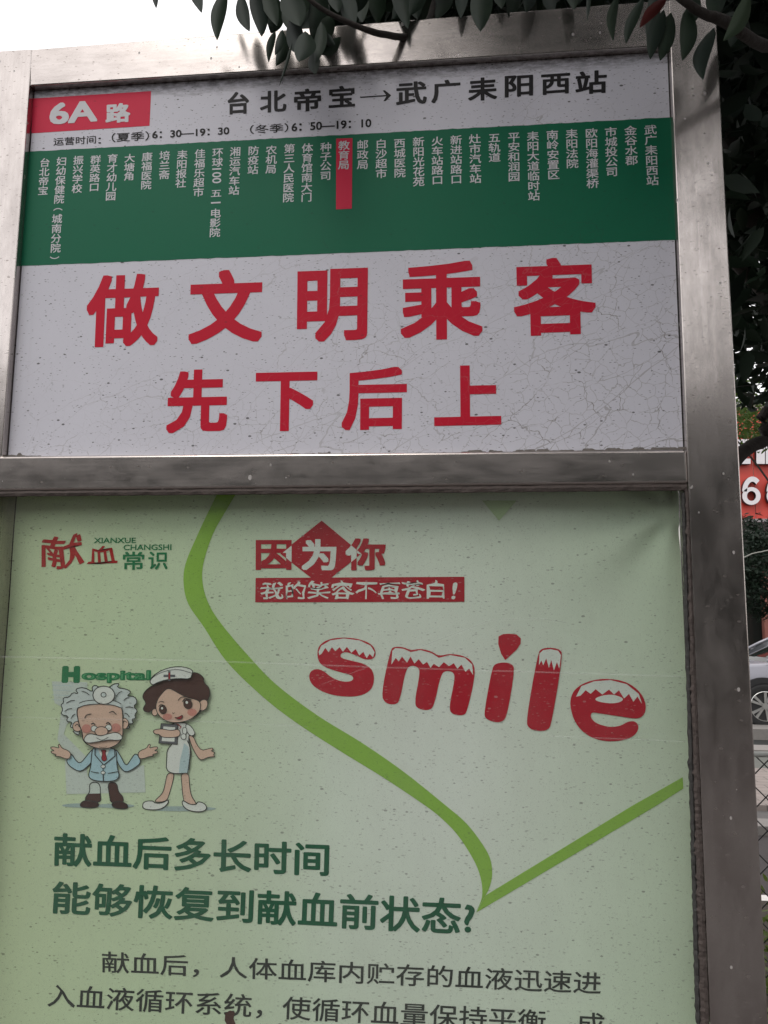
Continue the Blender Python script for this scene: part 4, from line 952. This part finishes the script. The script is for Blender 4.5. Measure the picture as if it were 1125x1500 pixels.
# ------------------------------------------------------------------ parked car
wc = P(1118, 1031.5, 12.4); hub_z = .345; car = thing('parked_car', 'silver white car with black wheel arches and alloy wheels parked before the shop', 'car', (float(wc[0])+1.35, 13.25, 0))
M_paintc = simple('silver_car_paint', (.27, .27, .30), .25, .3, .03, 2); M_blk = simple('black_cladding', (.015, .015, .016), .6); M_cgl = simple('car_glass', (.012, .016, .014), .05, var=.1); M_tyre = simple('tyre_rubber', (.016, .016, .016), .85, var=.2, scale=40, bump=.3); M_rim = simple('alloy', (.62, .62, .60), .3, .8, .05); M_chr = simple('chrome', (.6, .6, .58), .15, 1.0, .05)
def carbox(name, sections, mat, closed=True):
    V = []; F = []; n = len(sections[0])
    for s in sections: V += s
    for i in range(len(sections)-1):
        for k in range(n): F.append((i*n+k, i*n+(k+1) % n, (i+1)*n+(k+1) % n, (i+1)*n+k))
    F.append(tuple(range(n))[::-1]); F.append(tuple(range((len(sections)-1)*n, len(sections)*n)))
    o = mesh(name, V, F, car, mat, True); 
    md = o.modifiers.new('bevel', 'BEVEL'); md.width = .02; md.segments = 2; md.limit_method = 'ANGLE'; md.angle_limit = math.radians(35); return o
def sec(x, zb_, zt, hw, tw): return [(x, -hw*.96, zb_), (x, -hw, zb_+(zt-zb_)*.45), (x, -tw, zt-.03), (x, -tw+.08, zt), (x, tw-.08, zt), (x, tw, zt-.03), (x, hw, zb_+(zt-zb_)*.45), (x, hw*.96, zb_)]
zw = 1.02
carbox('body', [sec(-2.2, .42, .80, .70, .62), sec(-2.1, .34, .90, .84, .76), sec(-1.7, .30, .98, .90, .82), sec(-1.0, .28, 1.03, .92, .86), sec(0, .26, 1.04, .92, .88), sec(1.3, .28, 1.06, .92, .86), sec(2.0, .34, 1.05, .88, .80), sec(2.2, .42, .95, .78, .70)], M_paintc)
def gsec(x, zt, hw): return [(x, -.86, 1.0), (x, -.84, 1.04), (x, -hw, zt-.05), (x, -hw+.1, zt), (x, hw-.1, zt), (x, hw, zt-.05), (x, .84, 1.04), (x, .86, 1.0)]
carbox('cabin_glass', [gsec(-1.15, 1.09, .78), gsec(-.75, 1.32, .72), gsec(-.3, 1.55, .66), gsec(.3, 1.62, .65), gsec(1.0, 1.6, .65), gsec(1.6, 1.45, .66), gsec(2.0, 1.12, .74)], M_cgl)
carbox('roof', [[(x, -h, z), (x, -h+.05, z+.05), (x, h-.05, z+.05), (x, h, z)] for x, h, z in ((-.35, .62, 1.52), (.0, .645, 1.585), (.5, .65, 1.60), (1.1, .645, 1.58), (1.6, .62, 1.44))], M_paintc)
for sx_ in (-1, 1):
    for q in (((-1.25, 1.05), (-.8, 1.30), (-.33, 1.53)), ((.35, 1.02), (.38, 1.60)), ((1.95, 1.05), (1.6, 1.46))):
        pts = [(x, sx_*(.875-(z-1.02)*.38), z) for x, z in q]; v, f = tube_vf(pts, .03, 6); mesh('window_pillar', v, f, car, M_paintc if q[0][0] != .35 else M_blk, True)
    v, f = tube_vf([(-1.2, sx_*.885, 1.035), (0, sx_*.90, 1.05), (1.9, sx_*.86, 1.07)], .012, 6); mesh('chrome_strip', v, f, car, M_chr)
    v, f = box_vf(-1.05+.05, .95, sx_*.90-.03, sx_*.90+.03, .24, .36); mesh('side_sill', v, f, car, M_blk)
    v, f = tube_vf([(-1.0, sx_*.93, .82), (1.6, sx_*.93, .88)], .010, 5); mesh('body_crease', v, f, car, M_paintc)
for sx_ in (-1, 1):
    for xw in (-1.35, 1.35):
        # arch cladding
        V = []; F = []
        for i in range(17):
            a = math.pi*i/16
            for r_, yo in ((.36, .0), (.45, .0), (.45, .05), (.36, .05)): V.append((xw+r_*math.cos(a), sx_*(.885+yo), hub_z+r_*math.sin(a)))
        for i in range(16):
            for k in range(4): F.append((4*i+k, 4*i+(k+1) % 4, 4*i+4+(k+1) % 4, 4*i+4+k))
        mesh('wheel_arch', V, F, car, M_blk)
        v = []; f = []                      # dark wheel well
        n = 24; w0 = [(xw+.372*math.cos(2*math.pi*i/n), hub_z+.372*math.sin(2*math.pi*i/n)) for i in range(n)]
        v = [(a, sx_*.925, b) for a, b in w0]+[(a, sx_*.70, b) for a, b in w0]; f = [tuple(range(n)) if sx_ < 0 else tuple(range(n))[::-1], tuple(range(n, 2*n))]+[(i, (i+1) % n, n+(i+1) % n, n+i) for i in range(n)]
        mesh('wheel_well', v, f, car, M_blk)
        wy = sx_*.93; wv_ = []; wf = []; n = 32
        prof = [(.20, .0), (.225, .012), (.235, .018), (.31, .020), (.336, .010), (.345, -.03), (.345, -.15), (.30, -.18), (.2, -.18)]
        for r_, yo in prof:
            for i in range(n): a = 2*math.pi*i/n; wv_.append((xw+r_*math.cos(a), wy+sx_*yo, hub_z+r_*math.sin(a)))
        m_ = len(prof)
        for k in range(m_-1):
            for i in range(n): wf.append((k*n+i, k*n+(i+1) % n, (k+1)*n+(i+1) % n, (k+1)*n+i))
        wheel = mesh('wheel', wv_, wf, car, M_tyre, True)
        # rim
        V = []; F = []
        for r_, yo in ((.236, .016), (.226, .022), (.215, -.02), (.213, -.09)):
            for i in range(n): a = 2*math.pi*i/n; V.append((xw+r_*math.cos(a), wy+sx_*yo, hub_z+r_*math.sin(a)))
        for k in range(3):
            for i in range(n): F.append((k*n+i, k*n+(i+1) % n, (k+1)*n+(i+1) % n, (k+1)*n+i))
        parts = [(V, F)]
        for s5 in range(5):
            for ds in (-.20, .20):
                a0 = math.pi/2-.25+s5*2*math.pi/5; a1 = a0+ds; 
                c0 = (math.cos(a0+ds*.6), math.sin(a0+ds*.6)); c1 = (math.cos(a1*1.0), math.sin(a1*1.0)); w0_, w1_ = .014, .022
                p0 = (.04*c0[0], .04*c0[1]); p1 = (.222*c1[0], .222*c1[1]); dx_, dz_ = p1[0]-p0[0], p1[1]-p0[1]; l_ = math.hypot(dx_, dz_); nx_, nz_2 = -dz_/l_, dx_/l_
                vv = []
                for yo in (.012, -.02):
                    vv += [(xw+p0[0]+nx_*w0_, wy+sx_*yo, hub_z+p0[1]+nz_2*w0_), (xw+p1[0]+nx_*w1_, wy+sx_*yo, hub_z+p1[1]+nz_2*w1_), (xw+p1[0]-nx_*w1_, wy+sx_*yo, hub_z+p1[1]-nz_2*w1_), (xw+p0[0]-nx_*w0_, wy+sx_*yo, hub_z+p0[1]-nz_2*w0_)]
                parts.append((vv, [(0,1,2,3),(0,4,5,1),(2,6,7,3),(1,5,6,2)]))
        hubv = [(xw+.05*math.cos(2*math.pi*i/16), wy+sx_*yo, hub_z+.05*math.sin(2*math.pi*i/16)) for yo in (.02, -.03) for i in range(16)]
        parts.append((hubv, [tuple(range(16))]+[(i, (i+1) % 16, 16+(i+1) % 16, 16+i) for i in range(16)]))
        v, f = join_vf(parts); mesh('rim', v, f, wheel, M_rim)
for sy in (-.6, .6):
    v, f = box_vf(-2.19, -1.98, sy-.16, sy+.16, .70, .82); mesh('headlight', v, f, car, simple('lamp_glass', (.5, .5, .52), .1))
    v, f = box_vf(2.02, 2.20, sy-.16, sy+.16, .78, .92); mesh('tail_light', v, f, car, M_fred)
for sy in (-1, 1):
    v, f = box_vf(-.88, -.70, sy*.93-.08, sy*.93+.08, 1.08, 1.22); mesh('wing_mirror', v, f, car, M_paintc)
# ------------------------------------------------------------------ chain link fence
YF = 1.55
f0 = P(1121, 1108, YF); fence = thing('chain_link_fence', 'green black chain link fence with a pale top rail running behind the sign', 'fence', (float(f0[0]), YF, 0))
M_wire = simple('dark_wire', (.012, .014, .013), .5, .3)
FT = float(f0[2]); pit = 47.0/FP*((P(1121, 1168, YF)-CAM)@FW); xc = float(P(1119.5, 1120, YF)[0]); zc = float(P(1119.5, 1120, YF)[2])
parts = []; FX0, FX1 = f0[0]-.25, f0[0]+3.0; h = pit/2
zbase = .02
for sgn in (-1, 1):
    k = -200
    for k in range(-60, 60):
        # line x = xc + k*pit + sgn*(z - zc)
        pts = []
        z = zbase; 
        zz = [zbase, FT]
        xs0 = xc+k*pit+sgn*(zbase-zc); xs1 = xc+k*pit+sgn*(FT-zc)
        lo_, hi_ = min(xs0, xs1), max(xs0, xs1)
        if hi_ < FX0 or lo_ > FX1: continue
        def zx(x_): return zc+sgn*(x_-xc-k*pit)
        a = (xs0, zbase); b = (xs1, FT)
        cl = []
        for x_, z_ in (a, b):
            if x_ < FX0: cl.append((FX0, zx(FX0)))
            elif x_ > FX1: cl.append((FX1, zx(FX1)))
            else: cl.append((x_, z_))
        (xa, za), (xb, zb_) = cl
        parts.append(tube_vf([(xa-f0[0], sgn*.0022, za), (xb-f0[0], sgn*.0022, zb_)], .0021, 5))
v, f = join_vf(parts); wm = mesh('wire_mesh', v, f, fence, M_wire, True); wm['kind'] = 'stuff'
v, f = tube_vf([(FX0-f0[0], 0, FT+.006), (FX1-f0[0], 0, FT+.006)], .009, 10); mesh('top_rail', v, f, fence, simple('pale_rail', (.40, .41, .38), .5), True)
for xx in (FX0, FX0+1.6, FX1):
    v, f = tube_vf([(xx-f0[0], .02, 0), (xx-f0[0], .02, FT+.05)], .02, 10); mesh('post', v, f, fence, M_wire, True)
# low plants at the fence foot
p = []
for k in range(120):
    c = np.array([rng.uniform(f0[0]-.5, f0[0]+3), rng.uniform(YF+.25, gy(1316)-.15), rng.uniform(.03, .30)]); p.append(c)
lc, _ = leaf_cloud('ground_cover_plants', clump_points(np.array(p), 40, .12), rng.uniform(.04, .09, 4800), None, M_leafy, droop=-.4)

# ------------------------------------------------------------------ added across the street, out of view, to darken the steel's reflections
M_wall = simple('street_wall', (.07, .062, .058), .85, var=.15, scale=1); M_win = simple('window_glass', (.03, .035, .04), .1)
bl = thing('added_street_building', 'unseen grey building added across the street to darken the steel reflections', 'building', (2, -22, 0))
box('wall', -22, 26, -30, -20, 0, 8.0, bl, M_wall)
for i in range(20):
    for j in range(2):
        x = -21+i*2.35; box('window', x, x+1.4, -20.0, -19.93, 1.4+j*3.2, 3.2+j*3.2, bl, M_win)
cs = []
for k in range(260): xx = rng.uniform(-14, 26); cs.append([xx, rng.uniform(-16, -13), rng.uniform(.5, 8.3 if xx > 2 else 5.6)])
wood, _ = leaf_cloud('added_tree_belt', clump_points(np.array(cs), 90, 1.0), rng.uniform(.3, .5, 23400), None, M_leaf)  # unseen belt, added to keep mirrored sky off the lower steel
